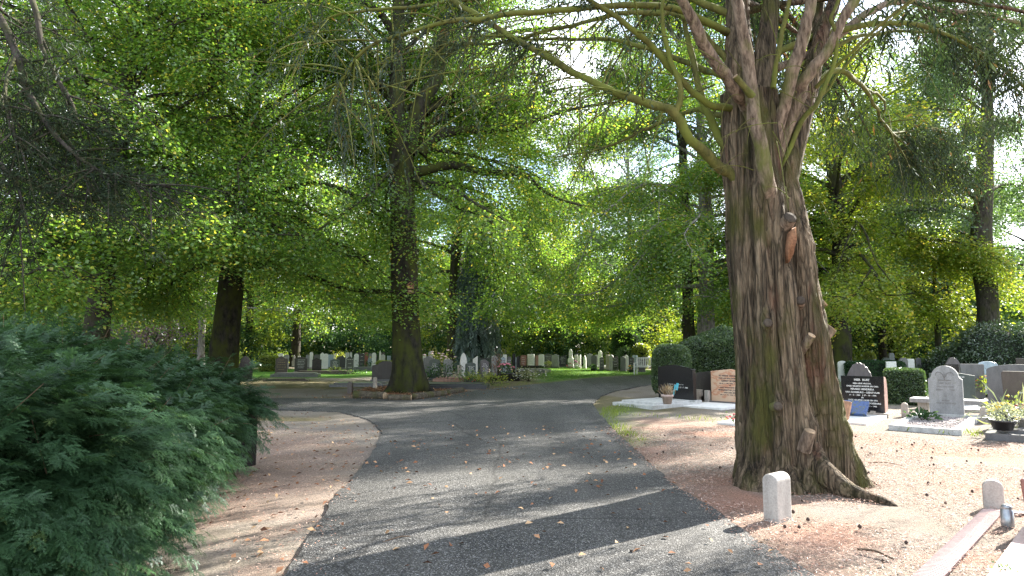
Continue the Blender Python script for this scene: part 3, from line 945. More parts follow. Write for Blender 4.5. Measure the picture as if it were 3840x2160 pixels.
def conifer():
    root = thing('conifer_tree', 'huge fluted multi-stemmed conifer with sawn branch stubs, standing right of the path', 'tree', (0, 0, 0))
    # cross sections: stems fused side by side; (z, cx, cy, r) of each
    stems = [
        [(-.2, 3.06, 7.75, .44), (0, 3.06, 7.75, .40), (.3, 3.05, 7.74, .34), (.8, 3.04, 7.74, .32), (1.5, 3.03, 7.74, .295), (2.2, 2.99, 7.74, .295), (2.9, 2.95, 7.73, .30), (3.8, 2.94, 7.72, .305), (4.6, 2.92, 7.74, .29), (6, 2.90, 7.78, .25)],
        [(-.2, 3.94, 7.52, .25), (0, 3.90, 7.53, .215), (.3, 3.81, 7.55, .185), (.8, 3.71, 7.56, .17), (1.5, 3.60, 7.57, .165), (2.2, 3.50, 7.60, .155), (2.9, 3.42, 7.64, .15), (3.8, 3.33, 7.80, .15), (4.6, 3.36, 7.85, .17), (6, 3.5, 7.95, .17)],
        [(-.2, 3.38, 7.32, .31), (0, 3.36, 7.34, .265), (.3, 3.30, 7.40, .21), (.8, 3.25, 7.43, .18), (1.5, 3.22, 7.45, .165), (2.2, 3.15, 7.48, .155), (2.9, 3.09, 7.50, .14), (3.8, 3.08, 7.56, .15), (4.6, 3.1, 7.62, .15), (6, 3.15, 7.7, .12)],
        [(-.2, 2.80, 7.50, .32), (0, 2.82, 7.52, .27), (.3, 2.87, 7.56, .20), (.8, 2.89, 7.58, .18), (1.5, 2.88, 7.6, .175), (2.2, 2.83, 7.62, .165), (2.9, 2.80, 7.64, .15), (3.8, 2.78, 7.68, .13), (4.6, 2.78, 7.7, .12), (6, 2.78, 7.75, .1)],
        [(-.2, 3.3, 8.1, .4), (0, 3.3, 8.08, .36), (1.5, 3.22, 8.0, .26), (3.8, 3.12, 7.96, .22), (6, 3.1, 7.95, .2)],
        [(-.2, 3.10, 7.22, .22), (0, 3.11, 7.26, .17), (.3, 3.06, 7.34, .11), (.8, 3.03, 7.38, .10), (1.5, 2.98, 7.40, .095), (2.2, 2.94, 7.42, .095), (2.9, 2.92, 7.44, .09), (6, 2.95, 7.6, .05)],
    ]
    zs = np.r_[np.arange(-0.18, 1.4, 0.018), np.arange(1.4, 4.75, 0.028)]
    na = 300
    a = np.linspace(0, 2 * np.pi, na, endpoint=False)
    U = np.stack((np.cos(a), np.sin(a)), 1)
    def at(st):
        st = np.array(st)
        return [np.interp(zs, st[:, 0], st[:, k]) for k in (1, 2, 3)]
    cx = np.interp(zs, [0, 1.5, 4.5], [3.28, 3.18, 3.08])
    cy = np.interp(zs, [0, 1.5, 4.5], [7.66, 7.7, 7.75])
    wob = (fbm(np.c_[np.zeros(len(zs)), np.zeros(len(zs)), zs * 1.1], 4) - 0.5)
    rs = []
    for i, st in enumerate(stems):
        sx, sy, sr = at(st)
        sx = sx + (vnoise(np.c_[zs * 1.3, np.full(len(zs), i), np.zeros(len(zs))], 9) - 0.5) * 0.05
        sr = sr * (1 + (vnoise(np.c_[zs * 1.7, np.full(len(zs), i + 20), np.zeros(len(zs))], 9) - 0.5) * 0.16)
        dx, dy = (sx - cx)[:, None], (sy - cy)[:, None]
        b = dx * U[None, :, 0] + dy * U[None, :, 1]
        cr = dx * U[None, :, 1] - dy * U[None, :, 0]
        disc = sr[:, None] ** 2 - cr ** 2
        r = np.where(disc > 0, b + np.sqrt(np.maximum(disc, 0)), 0)
        rs.append(np.maximum(r, 0.05))
    rs = np.stack(rs)
    kk = 90.0
    r = np.log(np.exp(rs * kk).sum(0)) / kk
    X = cx[:, None] + r * U[None, :, 0]
    Yv = cy[:, None] + r * U[None, :, 1]
    Zv = np.repeat(zs[:, None], na, 1)
    B = np.stack((X, Yv, Zv), -1)
    flat = B.reshape(-1, 3)
    twist = flat + np.c_[(vnoise(flat * np.array((1.5, 1.5, 0.9)), 30) - 0.5) * 0.25, np.zeros(len(flat)), np.zeros(len(flat))]
    n1 = fbm(twist * np.array((9, 9, 0.7)), 40, 3) - 0.5
    n2 = 1 - np.abs(fbm(twist * np.array((26, 26, 1.9)), 44, 3) - 0.5) * 4
    n3 = vnoise(flat * np.array((70, 70, 7)), 47) - 0.5
    disp = (n1 * 0.10 + (fbm(twist * np.array((20, 20, 0.9)), 52, 2) - .5).reshape(-1) * 0.05 + n2 * 0.014 + n3 * 0.008).reshape(r.shape)
    for (u, v, rad, amt) in [(2880, 1215, .10, .05), (2915, 1525, .09, .045), (2868, 725, .16, .07), (3050, 1600, .1, .05)]:   # swellings
        q = P(u, v, 7.35)
        dd = np.sqrt((B[..., 0] - q[0]) ** 2 + (B[..., 1] - q[1]) ** 2 * 0.4 + ((B[..., 2] - q[2]) * 0.6) ** 2)
        disp += amt * np.exp(-(dd / rad) ** 2)
    B[..., 0] += disp * U[None, :, 0]
    B[..., 1] += disp * U[None, :, 1]
    m = MB()
    k = np.arange(len(zs) - 1)[:, None] * na
    j = np.arange(na)[None]
    m.add(B.reshape(-1, 3), np.stack((k + j, k + (j + 1) % na, k + na + (j + 1) % na, k + na + j), -1).reshape(-1, 4))
    # the surface root creeping to the right
    rp = spline([(3.33, 7.42, .62), (3.40, 7.26, .30), (3.5, 7.12, .13), (3.62, 6.98, .06), (3.72, 6.86, .03), (3.84, 6.72, .0), (3.93, 6.62, -.05)], 30)
    m.tube(rp, np.interp(np.linspace(0, 1, 30), [0, .25, .5, 1], [.10, .15, .095, .02]), 20, rough=0.45, seed=5)
    # stems above the fork
    def q(u, v, Y): return P(u, v, Y)
    up_ = [([(2.9, 7.75, 2.9), q(2790, 560, 7.75), q(2775, 300, 7.8), q(2765, 60, 7.9), q(2770, -400, 8.1), (2.9, 8.3, 11), (3.0, 8.4, 17)], .26, .05),
           ([(2.98, 7.7, 2.9), q(2870, 520, 7.7), q(2860, 300, 7.75), q(2885, 60, 7.8), q(2900, -300, 7.9), (3.2, 8.1, 10)], .19, .06),
           ([(3.12, 7.75, 2.9), q(2985, 520, 7.78), q(3030, 330, 7.9), q(3080, 130, 8.0), q(3140, -100, 8.2), (4.6, 9, 9)], .17, .05),
           ([(3.16, 7.85, 2.9), q(2990, 500, 7.88), q(3050, 260, 8.1), q(3060, 60, 8.3), q(3080, -300, 8.6), (4, 9.2, 11)], .15, .05)]
    for pts, a_, b_ in up_:
        m.tube(spline(pts, 24), np.linspace(a_, b_, 24), 16, rough=0.35, seed=int(a_ * 100))
    m.build('trunk', CON_BARK, root, smooth=True)

    lv = Leaves()
    def branch(pts, r0, r1, mat, n=26, fol=0, t0=0.3, L=(0.3, 0.6), hang=0.6, twigs=0):
        c = spline(pts, n)
        c[2:-1] += (np.stack([fbm(c[2:-1] * 3.1, 60 + k) for k in range(3)], 1) - 0.5) * 0.10
        mb = MB()
        mb.tube(c, np.linspace(0, 1, n) ** 0.85 * (r1 - r0) + r0, 12 if r0 > .05 else 7, rough=0.55, seed=n)
        for _ in range(twigs):
            i = FRNG.integers(int(n * t0), n - 1)
            T = unit(c[i] - c[i - 1])
            d = unit(T * 0.5 + FRNG.normal(0, 0.7, 3) + np.array((0, 0, -0.15)))
            l = FRNG.uniform(0.5, 1.3)
            x = np.linspace(0, 1, 6)
            tw = c[i] + d * (l * x)[:, None] - Z * (0.35 * l * x ** 2)[:, None]
            mb.tube(tw, np.linspace(0.012, 0.003, 6), 4)
            if fol:
                pp, dd = along(tw, max(1, fol // 90), 0.15, 1.0, 0.02)
                fronds(lv, pp, dd * 0.4 + FRNG.normal(0, 0.5, pp.shape) - Z * 0.5, FRNG.uniform(*L, len(pp)), hang)
        mb.build('branch', mat, root, smooth=True)
        if fol:
            pp, dd = along(c, int(fol * (.42 if fol > 400 else .14)), t0, 1.0, 0.05 if fol < 400 else 0.16, grp=7)
            fronds(lv, pp, dd * 0.5 + FRNG.normal(0, 0.55, pp.shape) - Z * 0.45, FRNG.uniform(*L, len(pp)), hang)
        return c
    W_ = lambda l: [np.asarray(x, float) for x in l]
    # reddish rising limbs in front
    branch(W_([(2.98, 7.7, 2.9), q(2885, 750, 7.42), q(2882, 690, 7.30), q(2860, 590, 7.22), q(2832, 450, 7.2), q(2815, 320, 7.2), q(2795, 180, 7.15), q(2750, 0, 7.1), q(2700, -250, 7.0), q(2650, -600, 7.0)]), .098, .06, CON_RED)
    branch(W_([(2.95, 7.75, 3.6), q(2800, 410, 7.45), q(2770, 360, 7.3), q(2700, 260, 7.1), q(2620, 130, 6.9), q(2540, -20, 6.7), q(2400, -260, 6.4)]), .088, .05, CON_RED)
    branch(W_([(3.05, 7.72, 3.5), q(2930, 430, 7.52), q(2965, 300, 7.4), q(3005, 150, 7.3), q(3040, 0, 7.25), q(3080, -300, 7.2)]), .088, .06, CON_RED)
    branch(W_([(3.1, 7.78, 3.4), q(2985, 390, 7.62), q(3030, 290, 7.5), q(3110, 170, 7.45), q(3170, 60, 7.4), q(3230, -60, 7.4), q(3300, -300, 7.4)]), .082, .05, CON_RED)
    branch(W_([q(2900, 330, 7.4), q(2915, 220, 7.35), q(2945, 80, 7.3), q(2975, -40, 7.3)]), .032, .025, BARK_MOSS)
    branch(W_([(3.1, 7.8, 3.1), q(2985, 495, 7.62), q(3060, 390, 7.5), q(3115, 260, 7.45), q(3130, 130, 7.4), q(3115, 70, 7.4), q(3160, -60, 7.4)]), .035, .02, BARK_MOSS)
    # long mossy boughs arching left over the path
    branch(W_([(2.95, 7.72, 3.1), q(2745, 665, 7.6), q(2680, 620, 7.5), q(2590, 520, 7.3), q(2530, 430, 7.2), q(2470, 400, 7.2), q(2320, 350, 7.3), q(2130, 260, 7.5), q(1950, 160, 7.8), q(1800, 60, 8.2), q(1650, -20, 8.5)]), .075, .03, BARK_MOSS, 34, 260, 0.45, twigs=22)
    branch(W_([(2.95, 7.8, 3.4), q(2740, 580, 7.7), q(2690, 500, 7.8), q(2640, 380, 7.9), q(2600, 220, 8.0), q(2560, 60, 8.1), q(2500, -100, 8.2)]), .06, .03, BARK_MOSS, 24, 60, 0.4, twigs=6)
    branch(W_([q(2760, 410, 7.6), q(2640, 380, 7.4), q(2500, 240, 7.2), q(2390, 120, 7.0), q(2250, 20, 6.9), q(2100, -80, 6.8)]), .05, .025, BARK_MOSS, 24, 80, 0.4, twigs=8)
    branch(W_([q(2535, 440, 7.2), q(2545, 330, 7.15), q(2500, 180, 7.1), q(2480, 40, 7.1), q(2500, -80, 7.1)]), .036, .02, BARK_MOSS, 18, 30, 0.5)
    branch(W_([q(2750, 300, 7.8), q(2600, 240, 8.2), q(2400, 170, 8.6), q(2200, 140, 9.0), q(1980, 150, 9.6), q(1750, 100, 10.2)]), .045, .015, BARK_MOSS, 24, 200, 0.4, twigs=14)
    branch(W_([q(2750, 250, 7.8), q(2560, 60, 8.0), q(2300, 60, 8.4), q(2050, 120, 8.8), q(1850, 160, 9.2), q(1600, 180, 9.6), q(1420, 240, 10)]), .045, .012, BARK_MOSS, 26, 320, 0.35, twigs=26)
    branch(W_([q(2730, 120, 7.8), q(2500, 30, 7.4), q(2200, 30, 7.0), q(1900, 60, 6.8), q(1600, 100, 6.8), q(1350, 200, 6.9), q(1230, 420, 7.0)]), .05, .012, BARK_MOSS, 28, 360, 0.5, (0.25, 0.5), 0.9, twigs=24)
    branch(W_([q(2760, 60, 7.9), q(2400, -60, 8.2), q(2000, -40, 8.6), q(1600, 20, 9.0), q(1250, 60, 9.2), q(1130, 180, 9.2)]), .05, .012, BARK_MOSS, 28, 300, 0.45, (0.3, 0.55), 0.9, twigs=22)
    branch(W_([q(2740, 440, 8.0), q(2600, 420, 8.8), q(2450, 470, 9.6), q(2250, 560, 10.4), q(2080, 590, 11)]), .045, .012, BARK_MOSS, 24, 200, 0.4, (0.25, 0.45), 0.7, twigs=12)
    # right hand boughs with dark hanging sprays
    branch(W_([(3.1, 7.8, 4.6), q(3060, 300, 8.2), q(3140, 262, 8.6), q(3190, 285, 8.9), q(3250, 340, 10.0), q(3300, 440, 11.2), q(3345, 500, 12.1), q(3420, 540, 13.0), q(3560, 545, 14.4)]), .05, .02, BARK_MOSS, 28, 420, 0.66, (0.35, 0.7), 0.8, twigs=12)
    branch(W_([q(3245, 335, 9.9), q(3300, 360, 10.6), q(3320, 420, 11.2), q(3310, 470, 11.6)]), .028, .012, BARK_MOSS, 14, 26, 0.6)
    branch(W_([q(3340, 500, 12.1), q(3450, 490, 13.2), q(3600, 470, 14.4), q(3740, 440, 15.6)]), .022, .008, BARK_MOSS, 14, 560, 0.1, (0.35, 0.7), 0.85, twigs=14)
    branch(W_([q(3345, 510, 12.1), q(3400, 590, 12.6), q(3500, 630, 13.4), q(3640, 640, 14.2)]), .02, .008, BARK_MOSS, 14, 440, 0.15, (0.35, 0.65), 0.9, twigs=10)
    branch(W_([(3.1, 7.8, 5.0), q(3040, 200, 8.1), q(3200, 90, 8.5), q(3320, 15, 9.0), q(3400, 5, 9.4), q(3520, 38, 9.9), q(3680, 50, 10.5), q(3840, 88, 11.2), q(3990, 140, 11.8)]), .06, .03, CON_RED, 28, 320, 0.5, (0.35, 0.65), 0.9, twigs=24)
    branch(W_([q(3060, 330, 7.8), q(3180, 200, 7.5), q(3320, 80, 7.2), q(3440, -20, 7.0), q(3600, -160, 6.8)]), .025, .012, BARK_MOSS, 16)
    branch(W_([q(3050, 400, 7.8), q(3200, 210, 7.7), q(3360, 60, 7.6), q(3500, -60, 7.6)]), .02, .01, BARK_MOSS, 16)
    branch(W_([q(2990, 250, 7.9), q(3180, 150, 8.6), q(3350, 120, 9.4), q(3560, 130, 10), q(3800, 170, 10.5)]), .035, .01, BARK_MOSS, 20, 300, 0.4, (0.35, 0.6), 0.85, twigs=16)
    branch(W_([(3.1, 7.8, 5.2), (4.5, 8.3, 5.9), (6, 8.9, 6.2), (7.4, 9.5, 6.0), (8.4, 10.0, 5.6), (9.3, 10.5, 5.1)]), .05, .012, BARK_MOSS, 24, 520, 0.5, (0.35, 0.7), 0.85, twigs=16)  # added bough, tip out of view, placed to shade the near path
    # thin bare whips hanging about the trunk
    mb = MB()
    for _ in range(34):
        u, v = FRNG.uniform(2680, 3080), FRNG.uniform(150, 760)
        p0 = P(u, v, FRNG.uniform(7.0, 7.4))
        d = np.array((FRNG.normal(0, 0.6), -0.2, FRNG.normal(0.2, 0.6)))
        l = FRNG.uniform(0.25, 0.7)
        x = np.linspace(0, 1, 7)
        mb.tube(p0 + d * (l * x)[:, None] - Z * (l * 0.5 * x ** 2)[:, None], np.linspace(0.006, 0.002, 7), 4)
    for _ in range(60):
        u, v = FRNG.uniform(1500, 2700), FRNG.uniform(-20, 420)
        p0 = P(u, v, FRNG.uniform(7.2, 9.6))
        d = np.array((FRNG.normal(-0.6, 0.5), FRNG.normal(0.1, .3), FRNG.normal(0.0, 0.35)))
        l = FRNG.uniform(0.6, 1.8)
        x = np.linspace(0, 1, 8)
        mb.tube(p0 + d * (l * x)[:, None] - Z * (l * 0.3 * x ** 2)[:, None], np.linspace(0.012, 0.003, 8), 4)
    mb.build('bare_twigs', BARK_MOSS, root)
    # crown above the picture
    mb = MB()
    for i in range(46):
        h = 6.0 + 10.5 * (i / 46) ** 1.05
        az = i * 2.39996
        Ln = 5.6 * (1 - (h - 5.5) / 13.5) ** 0.7 * FRNG.uniform(0.8, 1.1)
        if i % 2 and h < 11.5:
            az, Ln = R(FRNG.uniform(5, 75)), FRNG.uniform(5.2, 6.8)  # limbs swung and lengthened this way just to shade the foreground path
        x = np.linspace(0, 1, 10)
        b0 = np.array((3.0, 8.1, h))
        hd = np.array((math.cos(az), math.sin(az), 0))
        c = b0 + hd * (Ln * x)[:, None] + Z * (Ln * (0.25 * x - 0.35 * x ** 2))[:, None]
        mb.tube(c, np.linspace(0.05, 0.012, 10), 5)
        pp, dd = along(c, int(50 * Ln / 4), 0.25, 1.0, 0.3)
        fronds(lv, pp, dd * 0.6 + FRNG.normal(0, 0.6, pp.shape) - Z * 0.3, FRNG.uniform(0.4, 0.8, len(pp)), 0.6, 12, 0.16, 0.03)
    mb.build('upper_branches', CON_BARK, root)
    lv.build('needle_sprays', FROND, root)

    # sawn stubs and knots
    def stub(u, v, Y, d, l, r, cut=WOOD_CUT, bark=CON_RED, back=0.16):
        p0 = P(u, v, Y)
        d = unit(np.array(d, float))
        mb = MB()
        c = p0 + d[None] * np.linspace(-back, l, 8)[:, None]
        mb.tube(c, np.linspace(r * 1.35, r, 8), 16, rough=0.25, seed=int(u))
        o = mb.build('branch_stub', bark, root, smooth=True)
        mb = MB()
        mb.tube(np.array([p0 + d * (l - 0.01), p0 + d * (l + 0.006), p0 + d * (l + 0.007)]), [r * 0.99, r * 0.97, 0.3 * r], 16, cap=True)
        mb.build('cut_face', cut, o)
    stub(3000, 1132, 7.42, (-.25, -.8, .25), .05, .052, WOOD_GREY)
    stub(3068, 1152, 7.60, (.75, -.35, .6), .09, .045, WOOD_CUT)
    stub(2877, 1213, 7.30, (-.1, -.95, .2), .03, .052, WOOD_GREY)
    stub(3085, 1265, 7.62, (.62, -.25, .72), .15, .062, WOOD_CUT)
    stub(3020, 1290, 7.38, (.35, -.55, .78), .13, .045, WOOD_CUT)
    stub(2916, 1524, 7.25, (-.1, -.97, .12), .02, .05, WOOD_GREY)
    stub(3030, 1640, 7.20, (.15, -.35, .92), .08, .062, WOOD_CUT)
    stub(2952, 830, 7.32, (.1, -.85, .45), .07, .075, WOOD_GREY)
    stub(2790, 325, 7.12, (-.7, -.3, .62), .16, .032, WOOD_CUT, BARK_MOSS)
    # torn orange wood below the big cut
    mb = MB()
    pts = [(2965, 870), (2985, 850), (2988, 900), (2975, 955), (2958, 985), (2955, 930)]
    V = np.array([P(u, v, 7.26) for u, v in pts])
    mb.add(np.r_[V, V + np.array((0, 0.12, 0))], [np.arange(6)[None, ::-1], np.stack((np.arange(6), (np.arange(6) + 1) % 6, (np.arange(6) + 1) % 6 + 6, np.arange(6) + 6), 1)])
    mb.build('torn_wood', WOOD_ORANGE, root)
conifer()

# ------------------------------------------------------------------ the pine whose boughs hang in at the top left
def pine():
    rng = np.random.default_rng(17)
    root = thing('pine_tree', 'grey-green pine at the left edge, needle boughs hanging into the upper left', 'tree')
    wood, lv = MB(), Leaves()
    wood.tube(spline([(-8.6, 8.2, -.2), (-8.5, 8.2, 4), (-8.4, 8.2, 9), (-8.4, 8.2, 14)], 16), np.linspace(0.3, 0.08, 16), 14, rough=0.4)
    def tufts(c, n, t0, spread):
        p, d = along(c, n, t0, 1, spread, rng)
        for _ in range(12):
            dd = unit(rng.normal(0, 1, p.shape) + d * 0.6 - Z * 0.25)
            s = p + rng.normal(0, 0.05, p.shape)
            lv.add(s, dd, rng.normal(0, 1, p.shape), rng.uniform(0.06, 0.11, len(p)), 0.011, rng.random(len(p)), 0.05)
    q = lambda u, v, Y: P(u, v, Y)
    def bough(pts, r0, n, t0=0.1, tw=14, spread=0.06):
        c = spline([np.asarray(x, float) for x in pts], 26)
        wood.tube(c, np.linspace(r0, 0.008, 26), 7, rough=0.3)
        tufts(c, n // 5, t0, spread)
        for _ in range(tw):
            i = rng.integers(4, 25)
            d = unit(unit(c[i] - c[i - 1]) * 0.7 + rng.normal(0, 0.55, 3) - Z * 0.1)
            l = rng.uniform(0.35, 1.0)
            x = np.linspace(0, 1, 6)
            b = c[i] + d * (l * x)[:, None] - Z * (0.15 * l * x ** 2)[:, None]
            wood.tube(b, np.linspace(0.012, 0.003, 6), 4)
            tufts(b, int(8 * l) + 2, 0.1, 0.04)
    st = (-8.4, 8.2, 6.5)
    bough([st, q(-500, -100, 7.5), q(-60, 20, 7.2), q(60, 200, 7.0), q(90, 310, 6.9), q(150, 430, 6.8), q(250, 520, 6.8), q(330, 680, 6.7), q(420, 760, 6.7)], .06, 60, .45, 46)
    bough([st, q(-200, -240, 7.4), q(95, -40, 7.2), q(165, 200, 7.1), q(265, 380, 7.0), q(300, 460, 7.0), q(420, 520, 7.0)], .05, 46, .4, 34)
    bough([(-8.4, 8.2, 4.6), q(-400, 560, 7.4), q(-60, 600, 7.0), q(40, 650, 6.8), q(80, 760, 6.8), q(60, 860, 6.7)], .05, 40, .5, 26)
    bough([q(90, 310, 6.9), q(200, 500, 6.6), q(370, 640, 6.5), q(520, 690, 6.4), q(640, 700, 6.4)], .028, 50, .15, 30)
    bough([q(-60, 600, 7.0), q(120, 690, 7.2), q(280, 740, 7.3), q(430, 760, 7.4)], .025, 44, .1, 22)
    bough([q(60, 200, 7.0), q(20, 330, 6.6), q(40, 480, 6.4), q(90, 560, 6.4)], .022, 34, .1, 18)
    bough([q(-40, -20, 7.2), q(30, 60, 7.6), q(120, 90, 8.0), q(220, 120, 8.3)], .022, 40, .1, 18)
    bough([q(-100, 300, 7.2), q(30, 420, 7.4), q(160, 600, 7.5), q(230, 800, 7.6)], .022, 44, .1, 20)
    for i in range(26):
        h = 6.5 + 7 * i / 26
        az = i * 2.4
        Ln = 3.6 * (1 - (h - 6) / 10)
        x = np.linspace(0, 1, 8)
        c = np.array((-8.4, 8.2, h)) + np.array((math.cos(az), math.sin(az), 0.1)) * (Ln * x)[:, None]
        wood.tube(c, np.linspace(0.04, 0.01, 8), 5)
        tufts(c, 20, 0.3, 0.25)
    wood.build('trunk', BARK_DARK, root, smooth=True)
    lv.build('crown', PINE, root)
pine()

# ------------------------------------------------------------------ the yew hedge in the left foreground
def hull(ells, n, rng, rough=0.12, zmin=0.02):
    """points and outward normals on the skin of a union of ellipsoids"""
    E = [(np.array(c, float), np.array(r, float)) for c, r in ells]
    A = np.array([(r[0] * r[1] + r[1] * r[2] + r[0] * r[2]) for _, r in E])
    Pp, Nn = [], []
    for (c, r), f in zip(E, A / A.sum()):
        d = unit(rng.normal(0, 1, (int(n * f * 1.9), 3)))
        p = c + d * r
        nn = unit(d / r)
        p = p + nn * ((fbm(p * 1.9, 71) - 0.5) * 2 * rough)[:, None]
        ok = p[:, 2] > zmin
        for c2, r2 in E:
            if c2 is c: continue
            ok &= (((p - c2) / r2) ** 2).sum(1) > 0.93
        Pp.append(p[ok]); Nn.append(nn[ok])
    Pp, Nn = np.concatenate(Pp), np.concatenate(Nn)
    k = rng.permutation(len(Pp))[:n]
    return Pp[k], Nn[k]

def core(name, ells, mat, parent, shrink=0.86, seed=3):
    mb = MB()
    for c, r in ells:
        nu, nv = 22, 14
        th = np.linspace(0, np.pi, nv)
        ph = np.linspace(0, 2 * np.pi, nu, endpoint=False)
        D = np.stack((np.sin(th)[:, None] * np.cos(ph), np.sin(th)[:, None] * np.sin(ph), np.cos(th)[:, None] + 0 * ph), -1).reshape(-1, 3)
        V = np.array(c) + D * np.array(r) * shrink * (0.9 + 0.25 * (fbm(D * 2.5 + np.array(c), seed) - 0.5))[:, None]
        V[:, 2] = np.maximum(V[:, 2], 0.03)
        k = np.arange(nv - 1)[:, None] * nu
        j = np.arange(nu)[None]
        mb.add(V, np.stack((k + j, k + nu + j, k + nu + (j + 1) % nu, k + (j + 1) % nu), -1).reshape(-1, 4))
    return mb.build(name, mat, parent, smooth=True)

CORE = plain('dark_core_fill', (0.012, 0.017, 0.010), 1.0, 0, 0.6, 30)  # solid dark fill for the shaded inside, added to block light through foliage
def yew():
    rng = np.random.default_rng(29)
    root = thing('yew_hedge', 'overgrown dark blue-green yew hedge filling the lower left foreground', 'hedge')
    ells = [((-3.55, 4.3, .68), (1.12, 1.2, .92)), ((-3.97, 5.6, .78), (1.2, 1.3, .92)), ((-4.2, 6.9, .80), (1.0, 1.2, .72)), ((-4.25, 8.0, .82), (.84, .9, .56)),
            ((-5.3, 6.0, .85), (1.4, 2.2, .92)), ((-4.6, 3.6, .8), (1.2, 1.4, .98)), ((-3.84, 8.4, .88), (.55, .6, .44)), ((-4.9, 7.9, .8), (.9, .9, .75)),
            ((-5.0, 5.0, 1.2), (.8, .9, .45)), ((-3.7, 5.2, 1.1), (.6, .7, .42)), ((-4.2, 4.5, 1.3), (.6, .6, .40))]
    core('dark_core', ells, CORE, root, 0.74)
    # template: a fan of shoots, each with two ranks of needles
    def template(seed):
        r = np.random.default_rng(seed)
        T = []
        def shoot(p, d, l, up):
            x = np.arange(0.004, l, 0.0085)
            s = unit(np.cross(d, up))
            for sg in (-1, 1):
                c = p + d * x[:, None] - up * (0.35 * x ** 2 / l)[:, None]
                nl = 0.024 * np.minimum(1, (l - x) / l * 1.6 + 0.35) * r.uniform(0.8, 1.15, len(x))
                ax = unit(s * sg + d * 0.55 + up * r.normal(0.1, 0.22, (len(x), 1)) + r.normal(0, 0.08, (len(x), 3)))
                w = np.cross(ax, up)
                w = unit(w) * 0.0036
                tip = c + ax * nl[:, None]
                T.append(np.concatenate((np.stack((c - w, c + w, tip), 1).reshape(-1, 9), (x / l)[:, None]), 1))
        d0, u0 = np.array((1.0, 0, 0)), np.array((0, 0, 1.0))
        shoot(np.zeros(3), d0, 0.20, u0)
        for k in range(6):
            sg = 1 if k % 2 else -1
            an = R(48 + r.normal(0, 8)) * sg
            d = np.array((math.cos(an), math.sin(an), r.normal(-0.05, 0.12)))
            shoot(np.array((0.02 + 0.026 * k, 0, -0.35 * (0.03 * k) ** 2)), unit(d), 0.105 * (1 - 0.09 * k) * r.uniform(0.8, 1.2), u0)
        return np.concatenate(T)
    temps = [template(s) for s in range(6)]
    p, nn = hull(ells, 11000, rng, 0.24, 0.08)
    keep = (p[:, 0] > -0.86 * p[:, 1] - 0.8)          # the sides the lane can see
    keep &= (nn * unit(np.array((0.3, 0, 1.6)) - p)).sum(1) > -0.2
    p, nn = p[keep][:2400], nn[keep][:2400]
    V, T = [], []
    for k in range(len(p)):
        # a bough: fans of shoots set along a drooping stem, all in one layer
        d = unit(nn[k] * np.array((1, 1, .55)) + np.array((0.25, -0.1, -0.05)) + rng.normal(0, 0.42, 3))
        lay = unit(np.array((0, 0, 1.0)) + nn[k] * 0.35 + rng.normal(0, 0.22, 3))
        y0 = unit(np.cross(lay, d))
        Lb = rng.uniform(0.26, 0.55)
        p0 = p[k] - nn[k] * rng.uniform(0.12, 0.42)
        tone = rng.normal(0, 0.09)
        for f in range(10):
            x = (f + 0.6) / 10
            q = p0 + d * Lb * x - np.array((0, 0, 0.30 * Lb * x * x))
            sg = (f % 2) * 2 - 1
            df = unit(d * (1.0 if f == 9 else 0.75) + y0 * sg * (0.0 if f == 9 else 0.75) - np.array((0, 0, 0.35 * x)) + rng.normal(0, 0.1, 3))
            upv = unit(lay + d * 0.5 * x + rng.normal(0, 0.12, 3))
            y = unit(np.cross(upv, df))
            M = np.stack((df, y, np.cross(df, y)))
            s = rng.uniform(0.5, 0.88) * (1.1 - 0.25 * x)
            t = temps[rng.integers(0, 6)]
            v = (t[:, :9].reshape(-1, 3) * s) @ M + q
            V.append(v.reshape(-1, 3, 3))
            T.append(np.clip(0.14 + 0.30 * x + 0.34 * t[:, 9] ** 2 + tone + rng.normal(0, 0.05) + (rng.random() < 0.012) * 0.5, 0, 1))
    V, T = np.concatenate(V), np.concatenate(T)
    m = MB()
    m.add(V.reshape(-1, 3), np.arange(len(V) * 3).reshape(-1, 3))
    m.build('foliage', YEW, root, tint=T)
    # bare twigs that stick out
    mb = MB()
    i = rng.permutation(len(p))[:110]
    for k in i:
        d = unit(nn[k] + rng.normal(0, 0.5, 3))
        x = np.linspace(0, 1, 5)
        l = rng.uniform(0.2, 0.5)
        mb.tube(p[k] - nn[k] * 0.25 + d * (l * x)[:, None], np.linspace(0.005, 0.0015, 5), 4)
    mb.build('twigs', plain('yew_twig', (0.12, 0.075, 0.045), 0.9), root)
yew()

